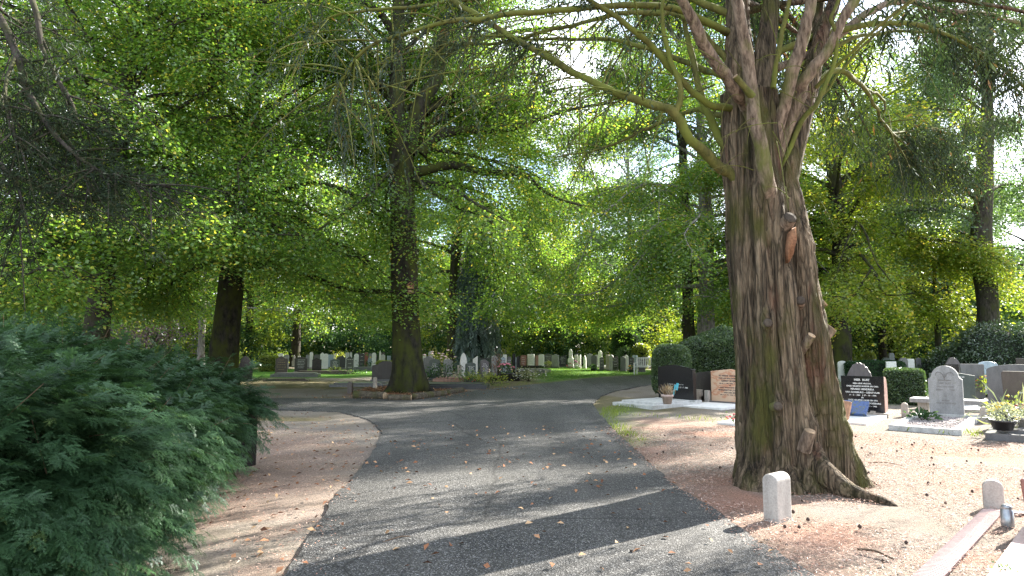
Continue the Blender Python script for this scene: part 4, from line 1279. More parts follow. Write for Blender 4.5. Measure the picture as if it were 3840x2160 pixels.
# ------------------------------------------------------------------ clipped bushes, shrubs, cypress
def leafy(name, label, cat, ells, n, L, W, mat, group=None, seed=1, rough=0.05, flat=0.6, out=0.5, clump=0.0, shrink=0.9, corem=True, tintb=0.45, parent=None):
    rng = np.random.default_rng(seed)
    root = thing(name, label, cat, (ells[0][0][0], ells[0][0][1], 0), 0, group)
    o = np.array((ells[0][0][0], ells[0][0][1], 0))
    ells = [(np.array(c) - o, r) for c, r in ells]
    if corem:
        core('dark_core', ells, CORE, root, shrink, seed)
    p, nn = hull(ells, n, rng, rough)
    lv = Leaves()
    if clump:
        g = rng.integers(0, len(p), n)
        p = p[g] + rng.normal(0, clump, (n, 3))
        nn = nn[g]
    m = len(p)
    ax = unit(nn * out + rng.normal(0, 0.6, (m, 3)) - Z * 0.15)
    no = unit(nn + rng.normal(0, flat, (m, 3)) + Z * 0.3)
    s = rng.uniform(0.7, 1.3, m)
    lv.add(p - nn * (rng.random(m) ** 2 * 0.25 * min(ells[0][1]))[:, None], ax, no, L * s, W * s, np.clip(tintb + rng.normal(0, 0.18, m) + (fbm(p * 1.7 / max(0.3, max(ells[0][1]) * 0.4), seed) - 0.5) * 0.5, 0, 1))
    lv.build('foliage', mat, root)
    return root

def boxy(name, label, cat, c, half, h, rz, n, L, W, mat, seed=1, round_=0.25, roof=0.0, group=None):
    """a hedge clipped square with rounded arrises, optionally with a hipped top"""
    rng = np.random.default_rng(seed)
    root = thing(name, label, cat, (c[0], c[1], 0), rz, group)
    a, b = half
    def shape(d):
        # superellipsoid skin
        e = 2 / round_
        r = (np.abs(d[:, 0] / a) ** e + np.abs(d[:, 1] / b) ** e + np.abs(d[:, 2] / (h / 2)) ** e) ** (-1 / e)
        p = d * r[:, None]
        p[:, 2] += h / 2
        if roof:
            k = np.maximum(np.abs(p[:, 0]) / a, np.abs(p[:, 1]) / b)
            p[:, 2] = np.where(p[:, 2] > h * 0.9, p[:, 2] + roof * np.clip(1 - k, 0, 1), p[:, 2])
        return p
    mb = MB()
    nu, nv = 40, 24
    th = np.linspace(0.001, np.pi - 0.001, nv)
    ph = np.linspace(0, 2 * np.pi, nu, endpoint=False)
    D = np.stack((np.sin(th)[:, None] * np.cos(ph), np.sin(th)[:, None] * np.sin(ph), np.cos(th)[:, None] + 0 * ph), -1).reshape(-1, 3)
    V = shape(D * np.array((a, b, h / 2))) * np.array((0.95, 0.95, 0.97))
    k = np.arange(nv - 1)[:, None] * nu
    j = np.arange(nu)[None]
    mb.add(V, np.stack((k + j, k + nu + j, k + nu + (j + 1) % nu, k + (j + 1) % nu), -1).reshape(-1, 4))
    mb.build('dark_core', CORE, root, smooth=True)
    # spread leaves evenly: sample the six faces of the box
    fa = np.array((b * h, b * h, a * h, a * h, 2 * a * b))
    pick = rng.choice(5, n, p=fa / fa.sum())
    q = rng.uniform(-1, 1, (n, 3)) * np.array((a, b, h / 2))
    for f, (ax_, sg) in enumerate(((0, 1), (0, -1), (1, 1), (1, -1), (2, 1))):
        q[pick == f, ax_] = sg * (a, b, h / 2)[ax_]
    p = shape(q)
    e = 2 / round_
    q2 = p - np.array((0, 0, h / 2))
    nn = unit(np.sign(q2) * np.abs(q2 / np.array((a, b, h / 2))) ** (e - 1) / np.array((a, b, h / 2)))
    p = p + nn * ((fbm(p * 3, seed) - 0.5) * 0.10 + rng.normal(0, 0.012, n))[:, None]
    lv = Leaves()
    ax = unit(nn * 0.6 + rng.normal(0, 0.6, (n, 3)) + Z * 0.2)
    no = unit(nn + rng.normal(0, 0.6, (n, 3)))
    s = rng.uniform(0.7, 1.3, n)
    lv.add(p, ax, no, L * s, W * s, np.clip(0.42 + rng.normal(0, 0.2, n) + (fbm(p * 5, seed + 1) - 0.5) * 0.5, 0, 1))
    lv.build('foliage', mat, root)
    return root

BOX = leaf_mat('clipped_leaf', [(0, (0.03, 0.058, 0.018)), (0.6, (0.07, 0.125, 0.034)), (1, (0.17, 0.22, 0.06))], 0.25, 1.8, 0.07)
c0 = G(2520, 1500)
boxy('clipped_bush', 'round-topped clipped bush behind the black peaked headstone', 'bush', P(2520, 1400, 20.5), (.56, .56), 1.66, R(-25), 22000, .045, .028, BOX, 3, 0.55)
boxy('clipped_hedge', 'large square clipped hedge with a hipped top, behind the sandstone headstone', 'hedge', P(2715, 1400, 22.8), (1.28, 1.1), 1.72, R(-38), 52000, .05, .03, BOX, 4, 0.16, 0.62)
boxy('clipped_bush', 'square clipped bush with sunlit top between the black and the round-shouldered headstone', 'bush', P(3392, 1450, 18.2), (.46, .42), .95, R(-30), 15000, .04, .026, BOX, 5, 0.2)
boxy('clipped_hedge', 'low dark clipped hedge in front of the far stones, behind the clipped square bush', 'hedge', P(3280, 1375, 26.5), (1.1, .3), .98, R(-6), 12000, .05, .03, EVER, 6, 0.25)
boxy('clipped_hedge', 'low clipped hedge with sun-yellow top beyond the end of the yew', 'hedge', P(1010, 1345, 42), (.55, .4), .95, 0, 4000, .08, .05, LIME, 7, 0.3)
boxy('clipped_hedge', 'low yellow-topped hedge just left of the big beech, behind the stones', 'hedge', P(1442, 1360, 44), (.5, .4), .6, 0, 3000, .08, .05, LIME, 8, 0.3)
leafy('variegated_bush', 'small pale-leaved bush at the right edge of the fluted trunk', 'bush', [(P(3108, 1420, 21) * np.array((1, 1, 0)) + np.array((0, 0, .32)), (.36, .36, .36))], 3500, .045, .03, leaf_mat('pale_leaf', [(0, (0.08, 0.11, 0.05)), (1, (0.35, 0.36, 0.26))], 0.3, 1.4), seed=9)
leafy('round_bush', 'small ball-shaped bright green bush beyond the low dark hedge', 'bush', [(P(3261, 1340, 36), (.32, .32, .32))], 3000, .06, .04, LIME, seed=10)
leafy('dome_shrub', 'dark green egg-shaped conifer shrub behind the far white stones, left of the bench', 'shrub', [(P(2330, 1310, 45.5) * np.array((1, 1, 0)) + np.array((0, 0, 1.4)), (.72, .72, 1.75)), (P(2368, 1310, 45.5) * np.array((1, 1, 0)) + np.array((0, 0, 1.35)), (.8, .8, 1.55))], 9000, .09, .05, EVER, seed=11)
leafy('feathery_shrub', 'feathery pale green shrub standing before the egg-shaped shrub', 'shrub', [(P(2345, 1340, 44.5) * np.array((1, 1, 0)) + np.array((0, 0, .7)), (.55, .5, .75))], 1200, .34, .03, OAK, seed=12, out=1.3, corem=False)
leafy('golden_shrub', 'yellow-green leafy shrub left of the white bench', 'shrub', [(P(2405, 1330, 44.5) * np.array((1, 1, 0)) + np.array((0, 0, .95)), (.62, .55, .85))], 2600, .14, .09, LIME, seed=13, rough=0.25)
leafy('rhododendron_hedge', 'tall dark rhododendron bank at the right edge behind the graves', 'hedge',
      [(P(3720, 1250, 27) * np.array((1, 1, 0)) + np.array((0, 0, 1.1)), (1.7, 1.3, 1.5)), (P(3880, 1250, 26.5) * np.array((1, 1, 0)) + np.array((0, 0, 1.1)), (1.7, 1.4, 1.45)), (P(3580, 1300, 28) * np.array((1, 1, 0)) + np.array((0, 0, .7)), (1.0, 1.0, 1.0)),
       (P(4080, 1250, 26) * np.array((1, 1, 0)) + np.array((0, 0, 1.1)), (1.8, 1.4, 1.6)), (P(3500, 1330, 29) * np.array((1, 1, 0)) + np.array((0, 0, .4)), (.9, .8, .7))], 30000, .10, .036, leaf_mat('rhododendron_leaf', [(0, (0.02, 0.042, 0.014)), (0.6, (0.045, 0.085, 0.026)), (1, (0.10, 0.16, 0.04))], 0.25, 1.6, 0.09), seed=14, rough=0.3, clump=0.06)
# blue-green columnar cypress
def cypress():
    rng = np.random.default_rng(41)
    b = P(1792, 1300, 40)
    root = thing('cypress_tree', 'blue-green weeping columnar cypress behind the middle gravestones', 'tree', (b[0], b[1], 0))
    mb = MB()
    mb.tube(spline([(0, 0, -.1), (0, 0, 4), (0.1, 0, 8.5)], 12), np.linspace(0.3, 0.05, 12), 10)
    mb.build('trunk', BARK_DARK, root, smooth=True)
    core('dark_core', [((0, 0, 3.2), (.86, .86, 3.3)), ((0.1, 0, 6.2), (.6, .6, 2.6))], CORE, root, 0.9)
    lv = Leaves()
    n = 1700
    zz = rng.uniform(0.25, 9, n)
    az = rng.uniform(0, 2 * np.pi, n)
    rad = 1.12 * np.interp(zz, [0, .6, 3, 6, 9], [.8, .98, 1, .8, .15]) * rng.uniform(0.85, 1.06, n)
    p = np.stack((rad * np.cos(az), rad * np.sin(az), zz + 0.3), 1)
    d = np.stack((np.cos(az) * .35, np.sin(az) * .35, np.full(n, -.75)), 1)
    fronds(lv, p, d + rng.normal(0, .1, (n, 3)), rng.uniform(0.5, 1.0, n), 0.3, 12, 0.17, 0.055, rng)
    lv.build('crown', CYP, root)
cypress()

# ------------------------------------------------------------------ smaller trees further back
def lesser(seed, name, label, u, Y, rad, H, h0, Rm, nl, bark, leafm, lean=0.0, **fol):
    t = Tree(seed)
    b = P(u, 1300, Y)
    if H > 12 and not fol.pop('tall', 0) and (u < 1200 or 2300 < u < 3000): H, Rm, nl = H * 1.5, Rm * 1.35, int(nl * 1.7)
    c = bole(t, [(b[0], b[1], -.2), (b[0] + lean * .3, b[1], h0), (b[0] + lean, b[1], H)], [rad, rad * .85, rad * .3], 1.3, 14, 9)
    t.auto(c, h0, H, Rm, nl, rad * 0.35, 18, 60, 0.6, zmin=2.4 if leafm is EVER else 4.4 if H > 12 else 2.6, fol={**dict(sub=1.8, step=0.6, dens=42, L=.22, W=.145, yellow=.06, spread=.6), **{k: (v * 2.6 if k == 'dens' else v) for k, v in fol.items()}})
    return t.make(name, label, 'trees standing back from the path', bark, leafm)
lesser(51, 'young_tree', 'dark thin-trunked tree, first right of the cypress', 1943, 56, .26, 13, 4.2, 5.2, 17, BARK_DARK, BEECH, -.3)
lesser(52, 'young_tree', 'brown-trunked tree, second right of the cypress', 2018, 58, .36, 15, 5.0, 5.4, 18, BARK_DARK, HORN, -.5)
lesser(53, 'maple_tree', 'sun-yellow maple with a short thin trunk behind the far white stones', 2148, 60, .26, 9, 3.4, 4.6, 22, BARK_DARK, LIME, 0.1, dens=20)
lesser(54, 'dark_tree', 'blue-green tree with grey trunk above the egg-shaped shrub', 2372, 62, .34, 17, 4.0, 6.0, 24, BARK_GREY, OAK, -.2, dens=22)
lesser(55, 'ivy_tree', 'dark ivy-covered trunk close left of the pale grey trunk', 2588, 37.5, .40, 16, 5.0, 4.0, 10, BARK_DARK, OAK, -.2)
lesser(56, 'dark_tree', 'dark tree left of the middle with one low forked bough', 1105, 52, .38, 18, 4.6, 6.2, 22, BARK_DARK, BEECH, .5)
lesser(57, 'dark_tree', 'dark straight trunk right of the leaning grey-green beech', 933, 50, .33, 18, 4.4, 6.0, 20, BARK_DARK, BEECH)
lesser(58, 'pale_tree', 'pale yellowish trunk just left of the leaning grey-green beech', 757, 44, .26, 13, 4.2, 5.0, 16, BARK_GREY, HORN, -.2)
lesser(59, 'dark_tree', 'thick dark trunk right of the low dark hedge on the right side', 3354, 46, .50, 17, 2.8, 6.0, 24, BARK_BEECH, EVER, .1, dens=20)
lesser(60, 'dark_tree', 'slim dark trunk next to the thick one on the right side', 3310, 48, .32, 16, 2.8, 5.0, 20, BARK_DARK, EVER, dens=18)
lesser(61, 'dark_tree', 'thin dark trunk seen past the green-stained twin trunk', 3225, 52, .28, 16, 2.8, 5.5, 22, BARK_DARK, EVER, -.5, dens=18)
lesser(62, 'bare_trunk_tree', 'small tree with pale forked trunk before the dark belt, right of the big beech', 1625, 58, .2, 6.5, 2.6, 2.6, 9, BARK_GREY, LIME)
lesser(63, 'dark_tree', 'slim dark trunk far left beyond the hedge, left of the purple shrub', 152, 34, .25, 14, 4.4, 5.5, 18, BARK_DARK, OAK)
lesser(64, 'yellow_bough_tree', 'small tree with yellow-green hanging leaves left of the forked tree on the right', 3520, 33, .18, 7.0, 2.4, 2.4, 12, BARK_DARK, LIME, dens=24)
lesser(66, 'dark_tree', 'tree at the far left edge whose crown fills in behind the pine boughs', -260, 24, .3, 14.5, 4.0, 5.5, 20, BARK_DARK, BEECH)
lesser(68, 'tall_tree', 'tall tree closing the view behind the green-stained twin trunk', 3175, 45, .34, 23, 7, 7.5, 40, BARK_DARK, HORN, tall=1, dens=20)
lesser(69, 'tall_tree', 'tall blue-green tree behind the forked tree and the rhododendron', 3560, 52, .36, 25, 6, 8.0, 40, BARK_DARK, OAK, tall=1, dens=20)
lesser(67, 'dark_tree', 'blue-green tree filling the right edge behind the forked tree', 3900, 47, .36, 15, 4.5, 5.6, 20, BARK_DARK, OAK)
lesser(65, 'dark_tree', 'thin dark trunk behind the purple shrub', 632, 48, .2, 14, 4.0, 5.0, 14, BARK_DARK, BEECH)
t_ = thing('purple_shrub', 'purple-leaved shrub glimpsed above the yew hedge', 'shrub', P(545, 1200, 40) * np.array((1, 1, 0)))
rg = np.random.default_rng(6)
lv = Leaves()
pp = rg.normal(0, 1, (2600, 3)) * np.array((1.5, 1.2, 1.0)) + np.array((0, 0, 2.6))
lv.add(pp, rg.normal(0, 1, pp.shape), rg.normal(0, .6, pp.shape) + Z, .16, .11, rg.random(len(pp)))
lv.build('foliage', PURP, t_)
mb = MB()
for i in range(7):
    a_ = i * .9
    mb.tube(spline([(0, 0, -.1), (.3 * math.cos(a_), .3 * math.sin(a_), 1.2), (1.1 * math.cos(a_), 1.1 * math.sin(a_), 3)], 8), np.linspace(.06, .01, 8), 5)
mb.build('stems', BARK_DARK, t_)

# ------------------------------------------------------------------ the belt of evergreen shrubs and the wood behind
def mass(name, label, cat, blobs, per, L, W, mat, seed, fill=0.55):
    rng = np.random.default_rng(seed)
    lv = Leaves()
    for c, r, f in blobs:
        n = int(per * f)
        g = max(8, n // 26)                      # clumps of leaves on the skin, some inside
        d = unit(rng.normal(0, 1, (g, 3)))
        rad = np.where(rng.random(g) < fill, 1.0, rng.random(g) ** 0.5) * rng.uniform(0.82, 1.08, g)
        q = np.array(c) + d * np.array(r) * rad[:, None]
        k = rng.integers(0, g, n)
        p = q[k] + rng.normal(0, 1, (n, 3)) * np.array((1, 1, 0.5)) * L * 1.5
        ax = unit(d[k] * 0.5 + rng.normal(0, 0.6, (n, 3)) - Z * 0.3)
        no = unit(Z * 0.7 + d[k] * 0.4 + rng.normal(0, 0.6, (n, 3)))
        s = rng.uniform(0.6, 1.3, n)
        lv.add(p, ax, no, L * s, W * s, np.clip(0.42 + rng.normal(0, 0.16, n) + rng.normal(0, 0.2, g)[k] + rng.normal(0, 0.08), 0, 1))
    o = lv.build(name, mat)
    return tag(o, label, cat, kind='stuff')
rg = np.random.default_rng(77)
bl = []
for i in range(64):
    u = -500 + 4900 * i / 63 + rg.normal(0, 30)
    Y = rg.uniform(54, 66) if 900 < u < 3000 else rg.uniform(48, 60)
    b = P(u, 1300, Y)
    h = rg.uniform(1.6, 3.0)
    bl.append(((b[0], b[1], h * 0.75), (rg.uniform(1.6, 2.6), rg.uniform(1.2, 1.8), h), 1))
for i in range(40):
    u = -700 + 5300 * i / 39 + rg.normal(0, 30)
    b = P(u, 1300, rg.uniform(66, 71))
    bl.append(((b[0], b[1], 2.5), (rg.uniform(2.6, 3.6), 1.2, rg.uniform(3.0, 4.2)), 1.3))
mass('evergreen_undergrowth', 'dark belt of evergreen shrubs behind the far gravestones', 'undergrowth', bl, 5200, .2, .11, EVER, 78, 0.8)
bl = []
for u_, Y_, h_ in ((480, 50, 2.2), (700, 47, 2.6), (905, 52, 2.4), (1010, 49, 2.8), (1180, 55, 2.6), (1620, 56, 3.0), (1880, 52, 2.8), (1985, 54, 2.0), (2090, 55, 2.4), (2240, 54, 2.6), (2480, 50, 3.2), (2560, 44, 2.4), (2900, 44, 3.0), (3060, 42, 2.4), (3190, 46, 2.6), (3420, 45, 2.2)):
    b = P(u_, 1300, Y_)
    bl.append(((b[0], b[1], h_ * .7), (1.3, 1.0, h_ * .8), 1))
mass('mixed_shrubbery', 'lighter green shrubs along the front of the dark belt behind the graves', 'shrubbery', bl, 2400, .17, .11, HORN, 81, 0.8)
bl = []
for i in range(34):
    u = -900 + 5600 * i / 33
    Y = rg.uniform(72, 86)
    b = P(u, 1300, Y)
    h = rg.uniform(9, 12)
    bl.append(((b[0], b[1], h * 0.95), (rg.uniform(4.5, 6.5), 3.5, h), 1))
bl = [(c_, (r_[0], r_[1], r_[2] * (.55 if c_[0] > 20 else 1)), f_) for c_, r_, f_ in bl]
mass('woodland', 'wood of tall trees closing the view behind the cemetery', 'wood', bl, 9000, .42, .27, OAK, 79, 0.6)
bl = []
for i in range(30):
    u = -900 + 5600 * i / 29 + rg.normal(0, 60)
    Y = rg.uniform(64, 72)
    b = P(u, 1300, Y)
    bl.append(((b[0], b[1], rg.uniform(5, 9)), (rg.uniform(3, 5), 2.5, rg.uniform(3.5, 5)), 1))
mass('woodland', 'lighter green trees at the edge of the wood behind the cemetery', 'wood', bl, 4200, .30, .2, BEECH, 80, 0.5)
# ------------------------------------------------------------------ gravestones
C_ = dict(white=(.74, .73, .70), pale=(.52, .52, .50), grey=(.30, .30, .30), dgrey=(.13, .13, .135), black=(.012, .012, .013), dark=(.045, .047, .05), brown=(.075, .058, .05),
          dbrown=(.036, .031, .029), green=(.055, .075, .068), pink=(.42, .24, .19), red=(.27, .11, .085), blue=(.36, .44, .52), sand=(.58, .40, .27), purple=(.115, .10, .105), conc=(.44, .41, .37), beige=(.46, .40, .34))
def SM(k):
    gl = {'black': .16, 'dark': .3, 'green': .3, 'dbrown': .35, 'brown': .3, 'purple': .4, 'red': .35, 'blue': .35, 'dgrey': .3}
    return stone_mat('stone_' + k, C_[k], {'black': .35, 'white': .08, 'blue': .1, 'conc': .2}.get(k, .28), gl.get(k, .7), {'conc': 60, 'sand': 9, 'beige': 14}.get(k, 90), .3 if k not in ('black', 'white') else .12)
INK_W = plain('white_lettering', (.72, .71, .68), .7, 0, .05)
INK_D = plain('dark_lettering', (.05, .05, .055), .7, 0, .1)
INK_G = plain('grey_lettering', (.17, .16, .15), .8, 0, .1)

def arc(cx, cz, rx, rz, a0, a1, n=14):
    return [(cx + rx * math.cos(R(a)), cz + rz * math.sin(R(a))) for a in np.linspace(a0, a1, n)]

def profile(kind, w, h):
    b = w / 2
    if kind == 'flat': return [(-b, 0), (b, 0), (b, h), (-b, h)]
    if kind == 'flare': return [(-b * .93, 0), (b * .93, 0), (b, h * .97), (b * .96, h), (-b * .96, h), (-b, h * .97)]
    if kind == 'taper': return [(-b, 0), (b, 0), (b * .93, h), (-b * .93, h)]
    if kind == 'peak': return [(-b, 0), (b, 0), (b, h * .9), (0, h), (-b, h * .9)]
    if kind == 'offpeak': return [(-b, 0), (b, 0), (b, h * .88), (-b * .05, h), (-b, h * .93)]
    if kind == 'gable': return [(-b, 0), (b, 0), (b, h - b * .75), (0, h), (-b, h - b * .75)]
    if kind == 'slant': return [(-b, 0), (b, 0), (b, h), (-b, h * .84)]
    if kind == 'round': return [(-b, 0), (b, 0)] + arc(0, h - b * .9, b, b * .9, 0, 180)
    if kind == 'seg': return [(-b, 0), (b, 0)] + arc(0, h * .88, b, h * .12, 0, 180)
    if kind == 'half': return [(-b, 0), (b, 0), (b, h * .25)] + arc(0, h * .25, b, h * .75, 2, 178, 20) + [(-b, h * .25)]
    if kind == 'shoulder': return [(-b, 0), (b, 0), (b * 1.0, h - b * .95), (b * .86, h - b * .83)] + arc(0, h - b * .8, b * .8, b * .8, 4, 176) + [(-b * .86, h - b * .83), (-b, h - b * .95)]
    if kind == 'ogee': return [(-b, 0), (b, 0), (b, h * .86), (b * .7, h * .87), (b * .4, h * .93), (b * .1, h * .99), (-b * .1, h), (-b * .4, h * .95), (-b * .75, h * .86), (-b, h * .84)]
    if kind == 'serp': return [(-b, 0), (b, 0), (b, h * .88)] + [(b * x, h * (.94 + .06 * math.cos(x * 3.1))) for x in (.75, .5, .25, 0, -.25, -.5, -.75)] + [(-b, h * .88)]
    if kind == 'gothic': return [(-b, 0), (b, 0), (b, h * .62), (b * .8, h * .8), (b * .45, h * .93), (0, h), (-b * .45, h * .93), (-b * .8, h * .8), (-b, h * .62)]
    if kind == 'cross':
        a = b * .36
        return [(-a, 0), (a, 0), (a, h * .58), (b, h * .58), (b, h * .77), (a, h * .77), (a, h), (-a, h), (-a, h * .77), (-b, h * .77), (-b, h * .58), (-a, h * .58)]
    if kind == 'obelisk': return [(-b, 0), (b, 0), (b * .78, h * .86), (0, h), (-b * .78, h * .86)]
    if kind == 'steeple': return [(-b, 0), (b, 0), (b, h * .46), (b * .62, h * .5), (b * .58, h * .86), (b * .3, h * .97), (0, h), (-b * .3, h * .97), (-b * .58, h * .86), (-b * .62, h * .5), (-b, h * .46)]
    if kind == 'scallop':
        return [(-b, 0), (b, 0), (b * .8, h * .35), (b * .8, h * .5)] + arc(b * .72, h * .6, b * .28, h * .1, -60, 80, 6) + arc(b * .3, h * .85, b * .42, h * .15, 10, 110, 7) + arc(-b * .3, h * .85, b * .42, h * .15, 70, 170, 7) + arc(-b * .72, h * .6, b * .28, h * .1, 100, 240, 6) + [(-b * .8, h * .5), (-b * .8, h * .35)]
    if kind == 'rope':
        return [(-b, 0), (b, 0), (b, h * .2)] + [(b * math.cos(R(a)) * (1 + .035 * (k % 2)), h * .2 + h * .8 * math.sin(R(a)) * (1 + .035 * (k % 2))) for k, a in enumerate(np.linspace(4, 120, 17))] + arc(0, h * .2, b, h * .8, 126, 176, 9) + [(-b, h * .2)]
    if kind == 'asym': return [(-b, 0), (b, 0), (b, h * .93), (b * .78, h), (b * .05, h), (-b * .25, h * .93), (-b * .4, h * .82), (-b, h * .76)]
    raise KeyError(kind)

def extrude(name, poly, t, mat, parent=None, bev=0.008, loc=(0, 0, 0), rot=(0, 0, 0), axis='xz'):
    """a bevelled plate with the outline POLY, thickness t about y = 0"""
    bm = bmesh.new()
    f = bm.faces.new([bm.verts.new((x, -t / 2, z)) for x, z in poly])
    r = bmesh.ops.extrude_face_region(bm, geom=[f])
    bmesh.ops.translate(bm, verts=[v for v in r['geom'] if isinstance(v, bmesh.types.BMVert)], vec=(0, t, 0))
    bmesh.ops.recalc_face_normals(bm, faces=bm.faces)
    if bev:
        ed = [e for e in bm.edges if len(e.link_faces) == 2 and e.calc_face_angle(0) > 0.9]
        bmesh.ops.bevel(bm, geom=ed, offset=min(bev, t * .3), segments=2, profile=0.6, affect='EDGES')
    me = bpy.data.meshes.new(name)
    bm.to_mesh(me)
    bm.free()
    me.materials.append(mat)
    o = bpy.data.objects.new(name, me)
    link(o, parent)
    o.location, o.rotation_euler = loc, rot
    return o

def bars(name, boxes, mat, parent=None, bev=0.006, rz=None, loc=None, rot=None):
    """several bevelled boxes (centre, size) in one mesh: kerbs, plinths, slats"""
    bm = bmesh.new()
    for c, s in boxes:
        r = bmesh.ops.create_cube(bm, size=1.0)
        bmesh.ops.scale(bm, verts=r['verts'], vec=s)
        bmesh.ops.translate(bm, verts=r['verts'], vec=c)
    if bev:
        bmesh.ops.bevel(bm, geom=list(bm.edges), offset=bev, segments=2, profile=0.6, affect='EDGES')
    me = bpy.data.meshes.new(name)
    bm.to_mesh(me)
    bm.free()
    me.materials.append(mat)
    o = bpy.data.objects.new(name, me)
    link(o, parent)
    if loc is not None: o.location = loc
    if rot is not None: o.rotation_euler = rot
    return o

def letters(lines, mat, parent, y, ext=0.0015, name='inscription', shear=0.0, x0=0.0, rot=None, loc=None, align='CENTER', lean=0.0):
    """lines: (text, x, z, letter size) cut into one mesh that stands on the stone's face"""
    mb = MB()
    for s, x, z, size in lines:
        cu = bpy.data.curves.new('line', 'FONT')
        cu.body, cu.size, cu.align_x, cu.resolution_u, cu.shear = s, size, align, 2, shear
        cu.extrude, cu.space_word, cu.offset = ext, 1.25, 0.0006 + size * 0.012
        o = bpy.data.objects.new('line', cu)
        COL.objects.link(o)
        bpy.context.view_layer.update()
        me = bpy.data.meshes.new_from_object(o.evaluated_get(bpy.context.evaluated_depsgraph_get()))
        V = np.array([v.co for v in me.vertices]) if len(me.vertices) else np.zeros((0, 3))
        if len(V):
            W_ = np.stack((V[:, 0] + x + x0, -V[:, 2] + y + lean * (V[:, 1] + z), V[:, 1] + z), 1)
            fs = {}
            for p_ in me.polygons:
                fs.setdefault(len(p_.vertices), []).append(list(p_.vertices))
            mb.add(W_, [np.array(f) for f in fs.values()])
        bpy.data.objects.remove(o)
        bpy.data.curves.remove(cu)
        bpy.data.meshes.remove(me)
    o = mb.build(name, mat, parent)
    if loc is not None: o.location = loc
    if rot is not None: o.rotation_euler = rot
    return o

def rows(w, z0, z1, n, y, mat, parent, seed, hgt=0.022):
    """lettering too small to read: rows of worn strokes"""
    rg_ = random.Random(seed)
    mb = MB()
    for i in range(n):
        z = z1 - (z1 - z0) * i / max(1, n - 1)
        ln = w * rg_.uniform(.45, .95)
        x = -ln / 2
        while x < ln / 2:
            k = rg_.uniform(.02, .07)
            mb.box((x + k / 2, y, z), (k, .003, hgt * rg_.uniform(.6, 1)))
            x += k + rg_.uniform(.012, .03)
    return mb.build('inscription', mat, parent)

def stone(label, N, prof, mat, Y=None, t=0.12, rz=0, base=True, text=0, ink=None, group=None, name='gravestone', seed=None, wk=1.0):
    """N = (left, right, top, foot) in pixels of the photo; the foot gives the distance unless Y is given"""
    u0, u1, v0, v1 = N
    u = (u0 + u1) / 2
    if Y is None:
        p = G(u, v1)
    else:
        p = P(u, v1, Y)
    Yd = p[1]
    w = (u1 - u0) / F * Yd * wk / (math.cos(R(rz)) - p[0] / Yd * math.sin(R(rz)))
    top = P(u, v0, Yd)[2]
    root = thing(name, label, name.replace('_', ' ') if name != 'gravestone' else 'gravestone', (p[0], p[1], 0), R(rz), group)
    hb = 0.0
    if base:
        hb = 0.09
        bars('plinth', [((0, 0, hb / 2 - .02), (w * 1.12, t * 1.9, hb + .04))], SM('conc' if mat in ('white', 'pale', 'sand', 'pink') else 'dgrey'), root)
    extrude('headstone', profile(prof, w, max(.15, top - hb)), t, SM(mat), root, 0.01, (0, 0, hb))
    if text:
        h = top - hb
        rows(w * .75, hb + h * .25, hb + h * .78, text, -t / 2 - .001, ink or (INK_W if mat in ('black', 'dark', 'green', 'dbrown', 'brown', 'dgrey', 'purple', 'red') else INK_G), root, seed or int(u))
    return root

FARG = 'gravestones in the far rows'
MIDG = 'gravestones behind the big beech'
# left of the big beech (pixels measured on an enlarged view: x, y -> 1000 + .1941 x, 1280 + .1941 y)
def n1(a, b, c, d): return (1000 + .1941 * a, 1000 + .1941 * b, 1280 + .1941 * c, 1280 + .1941 * d)
stone('broad brown headstone with slanting pale top at the end of the yew, dappled with sun', n1(165, 395, 285, 660), 'ogee', 'brown', t=.16, rz=14, text=5, ink=stone_mat('gold_letter', (.42, .32, .14), .1, .5), group=MIDG)
stone('dark brown headstone with low gable, second from the end of the yew', n1(537, 780, 296, 610), 'serp', 'dbrown', t=.16, rz=12, text=6, group=MIDG)
stone('black wavy-topped headstone with a blank face, third from the yew', n1(876, 1055, 316, 600), 'ogee', 'black', t=.16, rz=14, group=MIDG)
stone('black headstone with rows of pale lettering in front of the round-topped dark one', n1(1225, 1405, 338, 600), 'serp', 'green', t=.14, rz=12, text=7, group=MIDG)
stone('dark headstone with arched top under a yellow-green bush', n1(1352, 1512, 282, 590), 'round', 'dark', 47, t=.14, rz=12, group=MIDG)
stone('dark grey wavy headstone right of the arched dark one', n1(1535, 1668, 288, 600), 'ogee', 'dark', t=.14, rz=12, text=3, group=MIDG)
stone('dark headstone carved with a tree, shrub at its foot', n1(1792, 1882, 232, 530), 'seg', 'dark', t=.13, rz=10, text=3, group=MIDG)
stone('large dark shouldered headstone half hidden by the big beech', n1(2036, 2420, 382, 770), 'asym', 'dbrown', t=.20, rz=6, group=MIDG)
